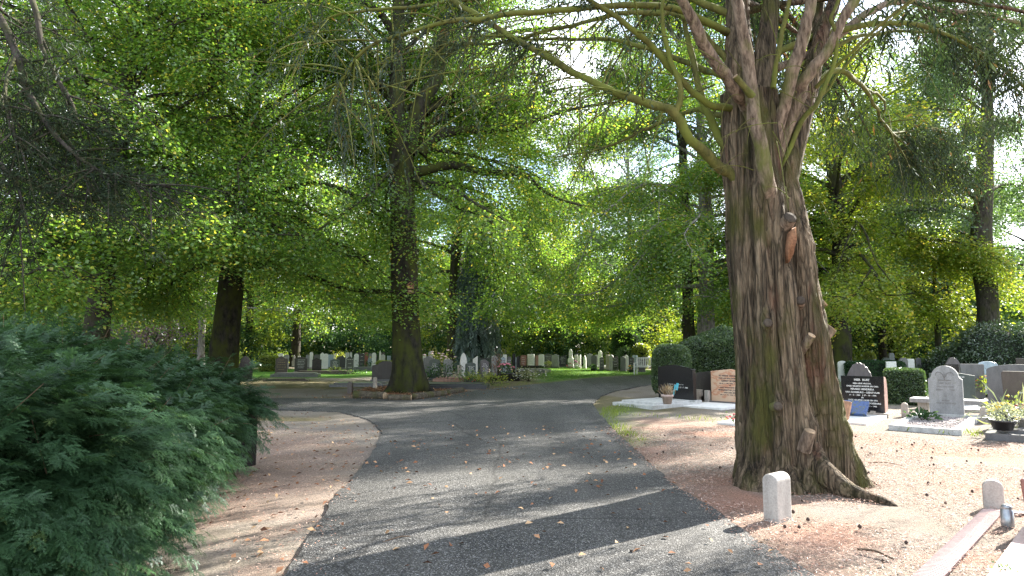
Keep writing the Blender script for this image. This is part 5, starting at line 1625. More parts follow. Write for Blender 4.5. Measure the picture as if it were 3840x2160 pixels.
for lab, N, pr, mt, kw in [
    ('tall narrow white round-topped slab between two dark headstones', n1(826, 890, 208, 452), 'round', 'white', {}),
    ('grey stepped pedestal stone with a tall shaft, left of the gabled dark stone', n1(486, 560, 262, 410), 'steeple', 'grey', {}),
    ('low pale slab right above the gabled dark headstone', n1(600, 650, 280, 400), 'flat', 'pale', {}),
    ('mid-grey arched slab left of the tall white one', n1(752, 828, 258, 455), 'round', 'grey', {}),
    ('dark grey arched slab right of the tall white one', n1(915, 1050, 255, 450), 'seg', 'dgrey', {}),
    ('pale slab with worn lettering right of the wavy black stone', n1(1057, 1112, 266, 450), 'flat', 'pale', dict(text=5)),
    ('rough brown-grey slab beside the pale lettered one', n1(1114, 1172, 252, 450), 'seg', 'brown', {}),
    ('broad blue-grey slab behind the black lettered headstone', n1(1178, 1290, 256, 480), 'flat', 'blue', {}),
    ('small pale peaked slab above the yellow-green bush', n1(1292, 1345, 225, 420), 'peak', 'pale', {}),
    ('white obelisk standing behind the dark wavy headstone', n1(1598, 1650, 196, 470), 'obelisk', 'white', {}),
    ('pale grey flat slab left of the brown upright, sunlit', n1(1676, 1758, 308, 515), 'flat', 'pale', {}),
    ('slim dark brown upright slab left of the carved tree stone', n1(1758, 1795, 222, 500), 'flat', 'dbrown', {}),
    ('small white arch peeping over the carved tree stone', n1(1828, 1882, 230, 430), 'round', 'white', {}),
    ('salmon-red slim pillar stone among pale ones', n1(1892, 1955, 215, 425), 'taper', 'red', {}),
    ('grey pillar stone right of the salmon-red one', n1(1968, 2020, 232, 440), 'flat', 'grey', {}),
    ('glassy pale pointed slab in front of the salmon-red pillar', n1(1950, 2036, 298, 505), 'gothic', 'blue', {}),
    ('narrow pale peaked slab left of the white spire', n1(2042, 2098, 288, 500), 'peak', 'pale', {}),
    ('black slim slab with white cap left of the white spire', n1(2098, 2135, 258, 480), 'slant', 'black', {}),
    ('thin tall white spire-shaped stone, highest left of the big beech', n1(2165, 2210, 172, 470), 'obelisk', 'white', {}),
    ('reddish brown square slab beside the white spire', n1(2212, 2280, 218, 340), 'flat', 'brown', {}),
    ('pale blue slab touching the left edge of the big beech trunk', n1(2326, 2395, 278, 400), 'flat', 'blue', {})]:
    stone(lab, N, pr, mt, 48 + (450 - N[3] + 1000) * 0 + max(0, (1368 - N[3])) * .25, t=.14, rz=16, group=FARG, **kw)

for lab, u, v, hw, hh, pr, mt in [
    ('white square slab in the leftmost far row beyond the yellow-topped hedge', 1052, 1352, 9, 26, 'flat', 'white'), ('grey round slab just right of the leftmost white square one', 1074, 1352, 9, 24, 'round', 'grey'),
    ('small white peaked slab over the black wavy headstone', 1208, 1352, 8, 30, 'peak', 'white'), ('white round slab left of the broad blue-grey one', 1222, 1352, 8, 26, 'round', 'white'),
    ('slim pale slab left of the white obelisk', 1302, 1350, 7, 28, 'flat', 'pale'), ('white arched slab right of the white obelisk', 1336, 1352, 9, 26, 'round', 'white'),
    ('white slab between the red pillar and the white spire', 1402, 1352, 8, 30, 'seg', 'white'), ('grey peaked slab right beside the white spire', 1436, 1352, 8, 24, 'peak', 'pale')]:
    stone(lab, (u - hw, u + hw, v - hh, v + 16), pr, mt, 47, rz=14, base=False, group=FARG)
# right of the big beech
def n2(a, b, c, d): return (1560 + .1553 * a, 1560 + .1553 * b, 1300 + .1553 * c, 1300 + .1553 * d)
stone('grey-green headstone with rows of white lettering, nearest right of the big beech', n2(322, 580, 300, 800), 'seg', 'green', 31, t=.14, rz=-4, text=11, group=MIDG)
stone('large dark headstone with scalloped top behind the grey-green lettered one', n2(180, 435, 226, 700), 'serp', 'dgrey', 35, t=.16, rz=-4, group=MIDG)
stone('small white round-headed slab peeping left above the dark scalloped headstone', n2(170, 242, 180, 300), 'round', 'white', 50, rz=-4, group=FARG)
stone('white chapel-shaped stone with a little tower, right of the big beech', n2(266, 432, 104, 300), 'steeple', 'pale', 50, rz=-4, group=FARG)
stone('pale headstone with dark top standing before the dark straight trunk', n2(660, 884, 292, 720), 'offpeak', 'grey', 32.5, t=.16, rz=10, group=MIDG)
stone('short pale brown pillar in front of the tall white pointed stone', n2(1004, 1092, 446, 790), 'flat', 'beige', 30, t=.2, rz=14, base=False, group=MIDG)
stone('tall white pointed headstone catching the sun right of the dark straight trunk', n2(1064, 1222, 148, 770), 'gothic', 'white', 31.5, t=.18, rz=16, group=MIDG)
stone('dark green headstone with white lettering and a bright edge, before narrow white slabs', n2(1206, 1424, 384, 740), 'seg', 'green', 29.5, t=.2, rz=26, text=9, group=MIDG)
stone('narrow white slab behind the dark green lettered headstone', n2(1376, 1482, 228, 720), 'slant', 'white', 33, t=.16, rz=14, group=MIDG)
stone('grey slab with worn lettering in the gap right of the tall white pointed stone', n2(1294, 1402, 180, 400), 'seg', 'grey', 42, rz=8, text=5, group=FARG)
stone('pinkish grey rough-edged headstone with white lettering, right of the dark green one', n2(1550, 1742, 308, 720), 'offpeak', 'purple', 30, t=.2, rz=20, text=9, group=MIDG)
stone('grey arched headstone with a carved rim right of the iron railing', n2(1830, 1962, 212, 670), 'round', 'grey', 33, t=.16, rz=16, group=MIDG)
stone('pale blue gabled headstone right of the dried brown shrub', n2(2052, 2152, 240, 610), 'gable', 'blue', 34, t=.14, rz=16, text=4, group=MIDG)
stone('white slab behind the pale blue gabled headstone', n2(2105, 2185, 190, 600), 'flat', 'white', 36, t=.14, rz=16, group=MIDG)
stone('dark slab with pale lettering left of the two black posts', n2(2198, 2290, 230, 640), 'gable', 'dgrey', 35, t=.14, rz=16, text=5, group=MIDG)
stone('black upright post stone with pale cap, left one of two', n2(2332, 2395, 165, 640), 'flat', 'black', 36, t=.2, rz=14, group=MIDG)
stone('black upright post stone with pale cap, right one of two', n2(2430, 2495, 235, 610), 'flat', 'black', 38, t=.2, rz=14, group=MIDG)
stone('glassy pale panel standing between the two black posts', n2(2390, 2440, 255, 600), 'flat', 'blue', 38.5, t=.06, rz=14, group=MIDG)
# a cluster of tiny stones far beyond, below the cypress
for lab, N, pr, mt in [
    ('bluish slab far off under the right foot of the cypress', n2(1790, 1862, 70, 210), 'flat', 'blue'),
    ('slim white cross far off right of the cypress', n2(1930, 1968, 60, 200), 'cross', 'white'),
    ('white flat slab far off beside the slim white cross', n2(1950, 2010, 95, 200), 'flat', 'white'),
    ('grey figure-shaped stone far off left of the brown trunk', n2(2105, 2190, 60, 200), 'scallop', 'grey'),
    ('low grey arched stone far off left of the brown trunk', n2(2180, 2262, 130, 215), 'half', 'dgrey')]:
    stone(lab, N, pr, mt, 53, rz=6, base=False, group=FARG)

# far row across the lawn (x, y -> 1900 + .2252 x, 1290 + .2252 y)
def n3(a, b, c, d): return (1900 + .2252 * a, 1900 + .2252 * b, 1290 + .2252 * c, 1290 + .2252 * d)
for lab, N, pr, mt, Yk, kw in [
    ('reddish granite headstone, leftmost of the far row on the lawn', n3(236, 328, 184, 312), 'seg', 'red', 50, dict(text=4)),
    ('white bordered grey headstone next to the reddish one', n3(350, 460, 168, 316), 'flat', 'white', 50, dict(text=5)),
    ('reddish slim slab between the bordered and the white round-cornered headstone', n3(484, 530, 190, 316), 'flat', 'pink', 52, {}),
    ('dark peaked stone half behind the white round-cornered headstone', n3(486, 575, 140, 300), 'peak', 'dgrey', 54, {}),
    ('plain white round-cornered headstone in the far row', n3(534, 622, 170, 330), 'seg', 'white', 49.5, {}),
    ('dark headstone with white rim and worn letters in the far row', n3(636, 752, 162, 312), 'peak', 'dgrey', 50, dict(text=5)),
    ('light grey headstone with shaded right side in the far row', n3(757, 868, 170, 314), 'peak', 'grey', 49, {}),
    ('dark headstone with bright broken lettering left of the white steeple', n3(884, 990, 180, 310), 'slant', 'dark', 50, dict(text=6)),
    ('white steeple-shaped headstone, tallest in the middle of the far row', n3(1022, 1114, 84, 320), 'steeple', 'white', 49, dict(text=5)),
    ('low dark curved headstone just right of the white steeple', n3(1132, 1228, 148, 300), 'half', 'dark', 52, {}),
    ('pale headstone in front of the low dark curved one', n3(1132, 1180, 178, 325), 'flat', 'pale', 48, dict(text=3)),
    ('narrow white block right of the pale headstone', n3(1182, 1236, 172, 335), 'slant', 'white', 47.5, {}),
    ('small white pointed stone, lowest in the far row', n3(1280, 1324, 192, 330), 'gothic', 'white', 47, {}),
    ('grey peaked headstone behind the small white pointed stone', n3(1342, 1428, 158, 320), 'peak', 'grey', 51, {}),
    ('grey mirror-faced headstone with white capping', n3(1412, 1500, 188, 372), 'seg', 'dgrey', 44, {}),
    ('tall white pillar headstone with shallow gable', n3(1528, 1590, 108, 310), 'peak', 'white', 49, dict(text=5)),
    ('pale slab behind left of the tall white pillar', n3(1484, 1530, 180, 310), 'flat', 'pale', 52, {}),
    ('small grey polished headstone below the tall white pillar', n3(1552, 1618, 218, 388), 'seg', 'dgrey', 43.5, dict(text=3)),
    ('beige slim headstone with worn letters', n3(1656, 1708, 178, 388), 'flat', 'beige', 43, dict(text=6)),
    ('white-topped headstone between the beige slim one and the black lettered one', n3(1704, 1778, 180, 388), 'seg', 'pale', 43, {}),
    ('black headstone with white lettering in the far row', n3(1770, 1856, 190, 392), 'slant', 'black', 42.5, dict(text=6)),
    ('polished grey headstone reflecting the lawn', n3(1896, 1985, 204, 392), 'offpeak', 'dgrey', 42, {}),
    ('bluish white gabled headstone behind the polished grey one', n3(1966, 2028, 180, 392), 'gable', 'white', 43.5, {}),
    ('dark arched headstone with lettering left of the pale blue slab', n3(2036, 2122, 218, 395), 'seg', 'dark', 41.5, dict(text=4)),
    ('pale blue flat slab with white rim', n3(2098, 2176, 190, 392), 'flat', 'blue', 43, {}),
    ('broad brownish grey headstone left beside the white bench', n3(2198, 2306, 196, 392), 'slant', 'purple', 41, dict(text=4))]:
    stone(lab, N, pr, mt, Yk, t=.16, rz=-20, group=FARG, **kw)
# dark pillar with a white ball
t_ = thing('gravestone', 'dark pillar topped with a white ball, behind the far row', 'gravestone', P(1993, 1350, 54) * np.array((1, 1, 0)), 0, FARG)
bars('pillar', [((0, 0, .5), (.34, .3, 1.0))], SM('dark'), t_)
m_ = MB(); m_.lathe([(.02, 0), (.12, .05), (.16, .16), (.12, .27), (.02, .32)], (0, 0, 1.0), 14); m_.build('ball', SM('white'), t_, smooth=True)

# graves on the right: the far ones first
def n5(a, b, c, d): return (3050 + .3105 * a, 3050 + .3105 * b, 1250 + .3105 * c, 1250 + .3105 * d)
RG = 'gravestones on the right-hand lawn'
stone('left one of a joined pair of plain white slabs', n5(300, 408, 332, 520), 'seg', 'white', 27, t=.1, rz=-8, group=RG)
stone('right one of a joined pair of plain white slabs', n5(404, 510, 332, 500), 'seg', 'white', 27.2, t=.1, rz=-8, group=RG)
stone('plain white slab rising behind the clipped square bush', n5(880, 1002, 340, 470), 'flat', 'white', 26, t=.1, rz=-8, group=RG)
stone('reddish grey half-round headstone with rope edge behind the black lettered one', n5(392, 735, 362, 700), 'rope', 'purple', 19.2, t=.16, rz=-34, group=RG)
stone('tall grey headstone with scalloped head far behind the low dark hedge', n5(908, 992, 235, 400), 'scallop', 'grey', 33, t=.14, rz=-10, group=RG)
stone('long low dark green ridge-shaped stone in front of the scalloped one', n5(792, 968, 292, 400), 'half', 'green', 30, t=.2, rz=-8, group=RG)
stone('grey low arched stone left of the dark green ridge', n5(700, 795, 312, 400), 'half', 'grey', 31, t=.14, rz=-8, group=RG)
stone('mottled grey round-topped headstone right of the plain white slab', n5(1036, 1140, 292, 430), 'round', 'dgrey', 28, t=.14, rz=-10, group=RG)
stone('white square slab right of the mottled grey headstone', n5(1130, 1220, 308, 420), 'flat', 'white', 28.5, t=.1, rz=-10, group=RG)
stone('slim dark slab left of the rhododendron bank', n5(1236, 1300, 292, 410), 'seg', 'dgrey', 29, t=.12, rz=-10, group=RG)
stone('black low stone far off between the twin trunk and the bright trunk base', n5(212, 300, 332, 420), 'slant', 'black', 33, t=.14, rz=-8, group=RG)
stone('purple-brown half-round headstone with white lettering below the rhododendron', n5(1566, 1822, 290, 560), 'half', 'purple', 21.5, t=.16, rz=-20, text=4, group=RG)
stone('pale blue slab with a carved figure, before the rhododendron', n5(1992, 2236, 338, 560), 'seg', 'blue', 21, t=.12, rz=-24, text=4, group=RG)
stone('small greyish stone right of the pale blue slab', n5(2225, 2270, 392, 480), 'flat', 'grey', 20.5, t=.12, rz=-24, group=RG)
stone('black headstone with red and white marks at the right edge by the rhododendron', n5(2450, 2640, 300, 480), 'flat', 'black', 19.5, t=.14, rz=-30, text=3, group=RG)
stone('dark grey leaning slab without lettering behind the glossy grey-green one', n5(1786, 2075, 370, 690), 'flare', 'dgrey', 17.6, t=.14, rz=-30, group=RG, base=True)
stone('small black square plaque stone left of the dark grey leaning slab', n5(1592, 1760, 370, 500), 'flat', 'black', 18.6, t=.12, rz=-30, group=RG)

def grave(label, p, yaw, group=None):
    return thing('grave', label, 'grave', (p[0], p[1], 0), R(-yaw), group)
def kerb(root, w, l, mat, h=.10, b=.13, y0=.1, infill=None):
    bars('kerb', [((-w / 2 + b / 2, y0 - l / 2, h / 2 - .02), (b, l, h + .04)), ((w / 2 - b / 2, y0 - l / 2, h / 2 - .02), (b, l, h + .04)),
                  ((0, y0 - l + b / 2, h / 2 - .022), (w - 2 * b - .002, b, h + .036)), ((0, y0 - b / 2, h / 2 - .022), (w - 2 * b - .002, b, h + .036))], mat, root)

NEARG = 'graves in the near row on the right'
# glossy grey-green headstone
g = grave('glossy grey-green headstone with white inscription on a plinth, behind the round-shouldered one', P(3572, 1480, 17.2), 30, NEARG)
extrude('headstone', profile('offpeak', 1.0, .82), .12, SM('green'), g, .01, (0, 0, .12))
bars('plinth', [((0, 0, .05), (1.15, .34, .14))], SM('pale'), g)
bars('slab', [((0, -.9, .04), (1.0, 1.4, .10))], SM('pale'), g)
rows(.7, .45, .8, 5, -.062, INK_W, g, 5, .03)
# low table slab on the lawn
g = grave('long low stone slab like a table behind the round-shouldered headstone', P(3600, 1560, 15.6), 41, NEARG)
bars('slab', [((0, -.2, .30), (1.9, .62, .10))], SM('grey'), g)
bars('support', [((-.7, -.2, .12), (.2, .42, .25)), ((.7, -.2, .12), (.2, .42, .25))], SM('conc'), g)
# HIER RUST
g = grave('black headstone with white capitals and pinkish sides, stone books before it', G(3240, 1560), 41, NEARG)
o = extrude('headstone', [(-.52, 0), (.52, 0), (.53, .9), (-.53, .9)], .05, SM('black'), g, .005, (0, -.03, .12))
bm_prof = [(-.03, -.0), (.26, .0), (.34, .06), (.37, .3), (.36, .6), (.3, .82), (.2, .88), (-.0, .9)]
o2 = extrude('stone_body', [(x, z) for x, z in bm_prof], 1.06, SM('pink'), g, .01, (0, 0, .12), (0, 0, R(90)))
o2['label'] = 'bow-backed pinkish granite body'
letters([('HIER  RUST', 0, .90, .075), ('MIJN LIEVE VROUW,', 0, .815, .05), ('ONZE GELIEFDE MOEDER EN OMA', 0, .745, .05), ('MAAIKE HENDRIKA', 0, .665, .066), ('VAN DOESBURG – LEENTVAAR', 0, .585, .06),
         ('17 – 3 – 1904   † 27 – 10 – 1975', 0, .515, .048), ('EN', 0, .455, .045), ('ONZE GELIEFDE VADER EN OPA', 0, .39, .05), ('PIETER JACOBUS VAN DOESBURG', 0, .315, .058), ('11 – 5 – 1900   † 28 – 11 – 1982', 0, .245, .048)], INK_W, g, -.058)
bars('plinth', [((0, .1, .03), (1.25, .55, .15))], SM('beige'), g)
bars('foot', [((.25, -.12, .09), (.12, .1, .12)), ((-.25, -.12, .09), (.12, .1, .12))], SM('beige'), g)
bars('slab', [((0, -1.35, .02), (1.2, 2.25, .09))], SM('white'), g)
g.scale = (.84, .84, .9)
def book(label, lx, ly, w_, d_, mats, tilt, rzz=0):
    """an open-book or plaque shaped stone leaning on a wedge"""
    Mg = Matrix.Rotation(R(-41), 4, 'Z')
    q = Mg @ Vector((lx, ly, 0))
    b = G(3240, 1560)
    t = thing('memorial_book', label, 'memorial plaque', (b[0] + q.x, b[1] + q.y, .065), R(-41 + rzz), 'book-shaped plaques on the grave slab')
    bars('plaque', [((0, 0, 0), (w_, d_, .07))], mats, t, .006, loc=(0, 0, d_ / 2 * math.sin(R(tilt)) + .03), rot=(R(tilt), 0, 0))
    bars('wedge', [((0, d_ * .25, .08), (w_ * .6, .08, .16))], SM('conc'), t)
    return t
def photo_mat():
    m, t, b = nodes('printed_plaque')
    v = obj_vec(t)
    n = tex_noise(t, v, 16, 5, .7)
    t.links.new(ramp(t, n, [(.35, (.02, .05, .16)), (.5, (.05, .10, .26)), (.62, (.06, .08, .05)), (.75, (.36, .33, .16))]), b.inputs['Base Color'])
    b.inputs['Roughness'].default_value = .2
    return m
bp = photo_mat()
bk = book('glossy blue plaque with a printed picture, propped before the black headstone', -.05, -.62, .55, .42, bp, 38)
bk = book('pale blue-grey book plaque with white letters, left of the printed one', -.30, -.92, .40, .34, SM('blue'), 32)
letters([('Ter', 0, .05, .05), ('nagedachtenis', 0, 0, .04)], INK_W, bk, 0, rot=(R(32 - 90), 0, 0), loc=(0, -.03, .18))
tl = thing('memorial_plaque', 'pinkish sandstone tile with carved lines, tilted on its corner beside the fluted trunk', 'memorial plaque', P(3140, 1560, 12.9) * np.array((1, 1, 0)) + np.array((0, 0, .065)), R(-52))
extrude('tile', [(-.17, 0), (.2, .06), (.24, .42), (-.1, .46)], .07, stone_mat('tile_sandstone', (.50, .29, .18), .35, .8, 8, .45), tl, .01, (0, 0, .04), (R(-14), 0, 0))
bars('foot', [((0, .05, .03), (.3, .2, .08))], SM('beige'), tl)

# round-shouldered grey headstone in its gravel plot
g = grave('weathered grey round-shouldered headstone with faded carving, in a gravel plot', (9.62, 14.35), 41, NEARG)
extrude('headstone', profile('shoulder', .64, 1.16), .10, SM('grey'), g, .012, (0, 0, .02), (R(-1.5), 0, 0))
kerb(g, 1.16, 3.1, SM('pale'), .11, .14, .12)
bars('back_kerb', [((0, .0, .055), (1.19, .16, .13))], SM('pale'), g)
gv = MB()
rg = np.random.default_rng(91)
for _ in range(1500):
    x, y, s = rg.uniform(-.44, .44), rg.uniform(-2.8, -.1), rg.uniform(.010, .024)
    gv.lathe([(s * .4, -s * .4), (s, 0), (s * .7, s * .6)], (x, y, .055 + rg.uniform(0, .012)), 5)
gv.build('gravel', stone_mat('pale_gravel', (.42, .37, .36), .5, .8, 40, .3), g)
bars('gravel_bed', [((0, -1.45, .0), (.9, 2.75, .10))], stone_mat('gravel_bed', (.33, .29, .28), .5, .9, 60, .3), g, 0)
letters([('HIER  RUST', 0, .77, .055), ('ONZE LIEVE VADER', 0, .70, .045), ('GERRIT          VAN', 0, .63, .05), ('EN', 0, .50, .04), ('MOEDER', 0, .40, .045), ('ANNETJE ZONNEVELD', 0, .34, .045)], INK_G, g, -.052, .0008, lean=.026).scale = (.8, 1, 1)
mb = MB()
for sg in (-1, 1):
    mb.tube(spline([(0, -.055, .9), (sg * .06, -.055, 1.02), (sg * .14, -.055, 1.03), (sg * .17, -.055, .96)], 8), .006, 4)
mb.tube(spline([(0, -.055, .86), (0, -.055, 1.0)], 3), .006, 4)
mb.tube(spline([(-.12, -.055, .86), (.12, -.055, .86)], 3), .006, 4)
mb.build('carved_tree', INK_G, g)

# brown headstone at the right edge
g = grave('reddish brown headstone at the right edge, bowls of flowers on its slab', (10.52, 12.95), 41, NEARG)
extrude('headstone', profile('flare', 1.12, .98), .14, SM('brown'), g, .012, (0, 0, .12))
bars('plinth', [((0, .02, .06), (1.2, .3, .16))], SM('dbrown'), g)
letters([('Hier', .0, .88, .09), ('mijn lieve man', .0, .76, .07), ('onze zorgzame vader', .0, .66, .065), ('Peter van', .0, .54, .085), ('13 - 11 - 1909', -.05, .45, .065)], INK_W, g, -.073)
bars('slab', [((0, -1.55, .05), (1.3, 2.6, .14)), ((0, -1.5, .15), (1.0, 2.2, .06))], SM('dgrey'), g)
g = grave('dark grey low-arched headstone behind the reddish brown one', P(3840, 1500, 14.6), 41, NEARG)
extrude('headstone', profile('seg', 1.3, 1.15), .14, SM('dgrey'), g, .012, (0, 0, .05))
bars('slab', [((-.2, -.8, .05), (1.1, .9, .12))], SM('black'), g)

# left: black peaked headstone on a double slab
g = grave('black peaked headstone with white verses on a two-step slab, flower pot before it', G(2540, 1514), 54, NEARG)
extrude('headstone', profile('offpeak', 1.24, .98), .14, SM('black'), g, .008, (0, 0, .12), (R(1), 0, 0))
letters([('De Heer is mijn herder,', -.55, .93, .055), ('Hij geleidt mij zachtjes naar', -.55, .865, .055), ('stille wateren', -.55, .80, .055)], INK_W, g, -.076, shear=.2, align='LEFT')
letters([('Liefdevol gedenken wij', 0.02, .71, .065), ('mijn man, onze vader en opa', 0.04, .63, .062), ('Hendrik Timmer', .02, .54, .085), ('† 15 - 7 - 1985', .28, .45, .05)], INK_W, g, -.076, shear=.1)
bars('plinth', [((0, .02, .06), (1.42, .3, .16))], SM('pale'), g)
bars('slab', [((0, -.95, .03), (1.45, 1.75, .12)), ((0, -.9, .115), (1.18, 1.4, .06))], SM('pale'), g)
# dark broad headstone between
g = grave('dark unlettered headstone with mossy stain between the black and the sandstone one', (5.72, 18.9), 50, NEARG)
extrude('headstone', profile('slant', 1.15, .93), .16, SM('dbrown'), g, .01, (0, 0, .02))
extrude('cross_base', [(-.14, 0), (.14, 0), (.14, .16), (.2, .18), (.2, .36), (-.2, .36), (-.2, .18), (-.14, .16)], .12, SM('beige'), g, .01, (-.2, -.3, 0))
# sandstone headstone with inscription
g = grave('reddish veined sandstone headstone with dark capitals beside the fluted trunk', G(2745, 1516), 47, NEARG)
def veined():
    m, t, b = nodes('veined_sandstone')
    n = tex_noise(t, obj_vec(t, (1, 1, 2.2)), 2.2, 6, .6)
    t.links.new(ramp(t, n, [(.3, (.62, .46, .32)), (.5, (.58, .40, .27)), (.56, (.50, .22, .12)), (.62, (.60, .42, .29)), (.8, (.55, .38, .26))]), b.inputs['Base Color'])
    b.inputs['Roughness'].default_value = .6
    return m
extrude('headstone', profile('offpeak', 1.18, .92), .14, veined(), g, .01, (0, 0, .05))
letters([('IN VREDE ONTSLAPEN', .0, .765, .066), ('ONZE LIEVE MAN VADER EN OPA', .0, .70, .045), ('GERRIT BOSMAN', .0, .62, .068), ('GEB. 28 - 5 - 1898  OVERL. 14 - 12 - 1971', .0, .56, .036), ('EN', 0, .505, .04), ('ONZE LIEVE MOEDER EN OMA', 0, .445, .045),
         ('MARGARETHA JOHANNA', 0, .37, .062), ('VAN DER BEEK', 0, .30, .058), ('GEB. 6 - 8 - 1901  OVERL. 17 - 2 - 1987', 0, .245, .036)], INK_D, g, -.0725)
bars('plinth', [((0, .0, .02), (1.36, .34, .10))], SM('dgrey'), g)
bars('vase', [((-.66, -.16, .18), (.13, .13, .36))], SM('conc'), g, .02)
bars('slab', [((0, -.98, .0), (1.25, 1.45, .09))], SM('white'), g)
g = grave('small white slab with red flowers at the left side of the fluted trunk', P(2758, 1560, 13.4), 47, NEARG)
bars('slab', [((.1, 0, .02), (.7, .6, .08))], SM('white'), g)

# kerb posts with rounded heads
def post(label, N, w_, d_, yaw, mat='conc', Y=None, name='kerb_post'):
    u, v0, v1 = N
    p = G(u, v1) if Y is None else P(u, v1, Y)
    h = P(u, v0, p[1])[2]
    o = extrude(name, profile('round', w_, h + .05), d_, SM(mat), None, .012, (p[0], p[1], -.05), (0, 0, R(-yaw)))
    return tag(o, label, 'kerb post', 'round-headed stone posts')
post('square pale stone post with rounded head in front of the fluted conifer', (2917, 1772, 1948), .15, .24, 52)
post('flat round-headed pale post at the lower right beside red granite', (3728, 1798, 1908), .17, .07, 30)
post('round-headed beige post left of the gravel plot', (3394, 1510, 1563), .14, .08, 34, 'beige')
post('round-headed beige post between the gravel plot and the flower bowls', (3692, 1525, 1588), .14, .08, 34, 'beige')
post('small beige post by the dark leaning slab', (3698, 1453, 1484), .14, .08, 34, 'beige')
post('short mossy stone post on the dirt left of the big beech', (1313, 1431, 1476), .17, .14, 10, 'brown')
post('slim leaning stone post left beside the foot of the big beech', (1406, 1414, 1458), .13, .12, 10, 'beige')

# bottom right corner: red granite stone, pink slab, lantern, ribbed edging
g = grave('low red granite headstone and pinkish slab in the bottom right corner', (4.77, 5.395), 45)
extrude('headstone', profile('flare', .92, .40), .14, SM('red'), g, .01, (0, 0, .06), (R(-2), 0, 0))
bars('slab', [((-.33, -1.0, .02), (.26, 1.8, .09)), ((.33, -1.0, .02), (.26, 1.8, .09))], stone_mat('pink_slab', (.42, .31, .28), .15, .45, 60, .2), g)
bars('bed', [((0, -1.0, .01), (.39, 1.8, .07))], SM('white'), g)
mb = MB()
mb.lathe([(.045, 0), (.05, .02), (.05, .15), (.042, .155), (.042, .175), (.046, .18), (.03, .2)], (0, 0, 0), 18)
o = mb.build('grave_lantern', plain('galvanised', (.30, .32, .34), .35, .7, .2), smooth=True)
o.location = (P(3778, 1950, 5.85)[0], 5.85, .0)
tag(o, 'small grey metal grave lantern left of the red granite stone', 'grave lantern')
mb = MB()
a0, a1 = np.array((4.62, 6.32)), np.array((2.66, 4.36))
nrib = 74
for i in range(nrib):
    c = a0 + (a1 - a0) * i / nrib
    mb.tube(np.array([(c[0] - .055, c[1] + .055, .02), (c[0], c[1], .034), (c[0] + .055, c[1] - .055, .02)]), .0165, 6)
mb.box((*((a0 + a1) / 2), .008), (np.linalg.norm(a1 - a0), .13, .03), math.atan2(*(a1 - a0)[::-1]))
for i in range(16):
    c = a0 + np.array((.32, -.10)) * i / 14
    mb.tube(np.array([(c[0], c[1] - .05, .02), (c[0], c[1] + .05, .02)]), .016, 6)
tag(mb.build('ribbed_edging', plain('pink_concrete', (.44, .33, .30), .85, 0, .15)), 'pinkish ribbed edging strip across the litter at the lower right', 'edging')

# kerbs and low slabs among the left-hand graves
def flatslab(label, N, w_, l_, yaw, mat, h=.16, Y=None, cat='grave slab', group='low grave slabs on the left'):
    u, v = N
    p = G(u, v) if Y is None else P(u, v, Y)
    o = bars('grave_slab', [((0, 0, h / 2 - .03), (w_, l_, h + .06)), ((0, 0, h + .03), (w_ * .86, l_ * .8, .05))], SM(mat), None, .01, loc=(p[0], p[1], 0), rot=(0, 0, R(-yaw)))
    return tag(o, label, cat, group)
flatslab('long dark kerbed plot in front of the first brown headstone', (1110, 1413), 2.4, 1.3, -10, 'dgrey')
flatslab('long grey-brown plot before the black headstones', (1210, 1402), 3.2, 1.0, -8, 'brown', .14)
flatslab('thin flat kerb on the dirt nearest the yew', (1075, 1428), 2.0, .8, -14, 'brown', .06)
flatslab('dark low plot left of the big beech behind the mossy post', (1350, 1448), 2.2, 1.1, 4, 'dgrey', .10)
flatslab('dark stepped plot before the carved tree stone', (1390, 1388), 2.4, 1.2, 4, 'dgrey', .16)
flatslab('long black kerb right of the big beech beside the path', (1700, 1456), 2.7, 1.5, 2, 'dark', .15)
flatslab('pale plot catching the sun before the pale dark-topped headstone', (1700, 1428), 1.7, 1.4, 4, 'pink', .12)
flatslab('black slab edged white, carrying the pot of pink flowers', (1885, 1425), 2.0, 1.6, 12, 'black', .18)
flatslab('dark stepped slab right of the pink flowers', (1915, 1408), 1.9, 1.6, 14, 'black', .18)
flatslab('long grey slab on the lawn right of the black posts', (1990, 1397), 2.2, 1.7, 16, 'dgrey', .18)
flatslab('black slanting slab at the lawn edge, farthest of the left group', (1985, 1380), 1.9, 1.4, 18, 'black', .14)
flatslab('pale slab before the white steeple headstone', (2130, 1366), 3.2, 1.6, -20, 'white', .1)
flatslab('dark long plot before the far row near the white steeple', (2120, 1371), 3.6, 1.2, -22, 'black', .12)
flatslab('white low slabs before the mirror-faced headstones', (2290, 1376), 3.4, 1.5, -22, 'white', .08)
flatslab('grey plot before the black lettered headstone of the far row', (2360, 1383), 4.4, 1.2, -22, 'beige', .10)
flatslab('black polished slab right of the small beige post', (3745, 1495), 1.3, 1.1, 41, 'black', .10, group='low grave slabs on the right')

# iron railing between the headstones
p = P(1812, 1400, 33.5)
mb = MB()
for x in np.linspace(-.5, .5, 10):
    mb.tube(np.array([(x, 0, 0), (x, 0, .95)]), .016, 5)
mb.box((0, 0, .98), (1.12, .06, .06)); mb.box((0, 0, .2), (1.1, .04, .04)); mb.box((-.54, 0, .5), (.07, .07, 1.04)); mb.box((.54, 0, .5), (.07, .07, 1.04))
o = mb.build('iron_railing', plain('painted_iron', (.05, .055, .05), .5, 0, .2)); o.location = (p[0], p[1], 0); o.rotation_euler = (0, 0, R(-6))
tag(o, 'dark barred iron railing among the headstones left of the arched grey one', 'railing')

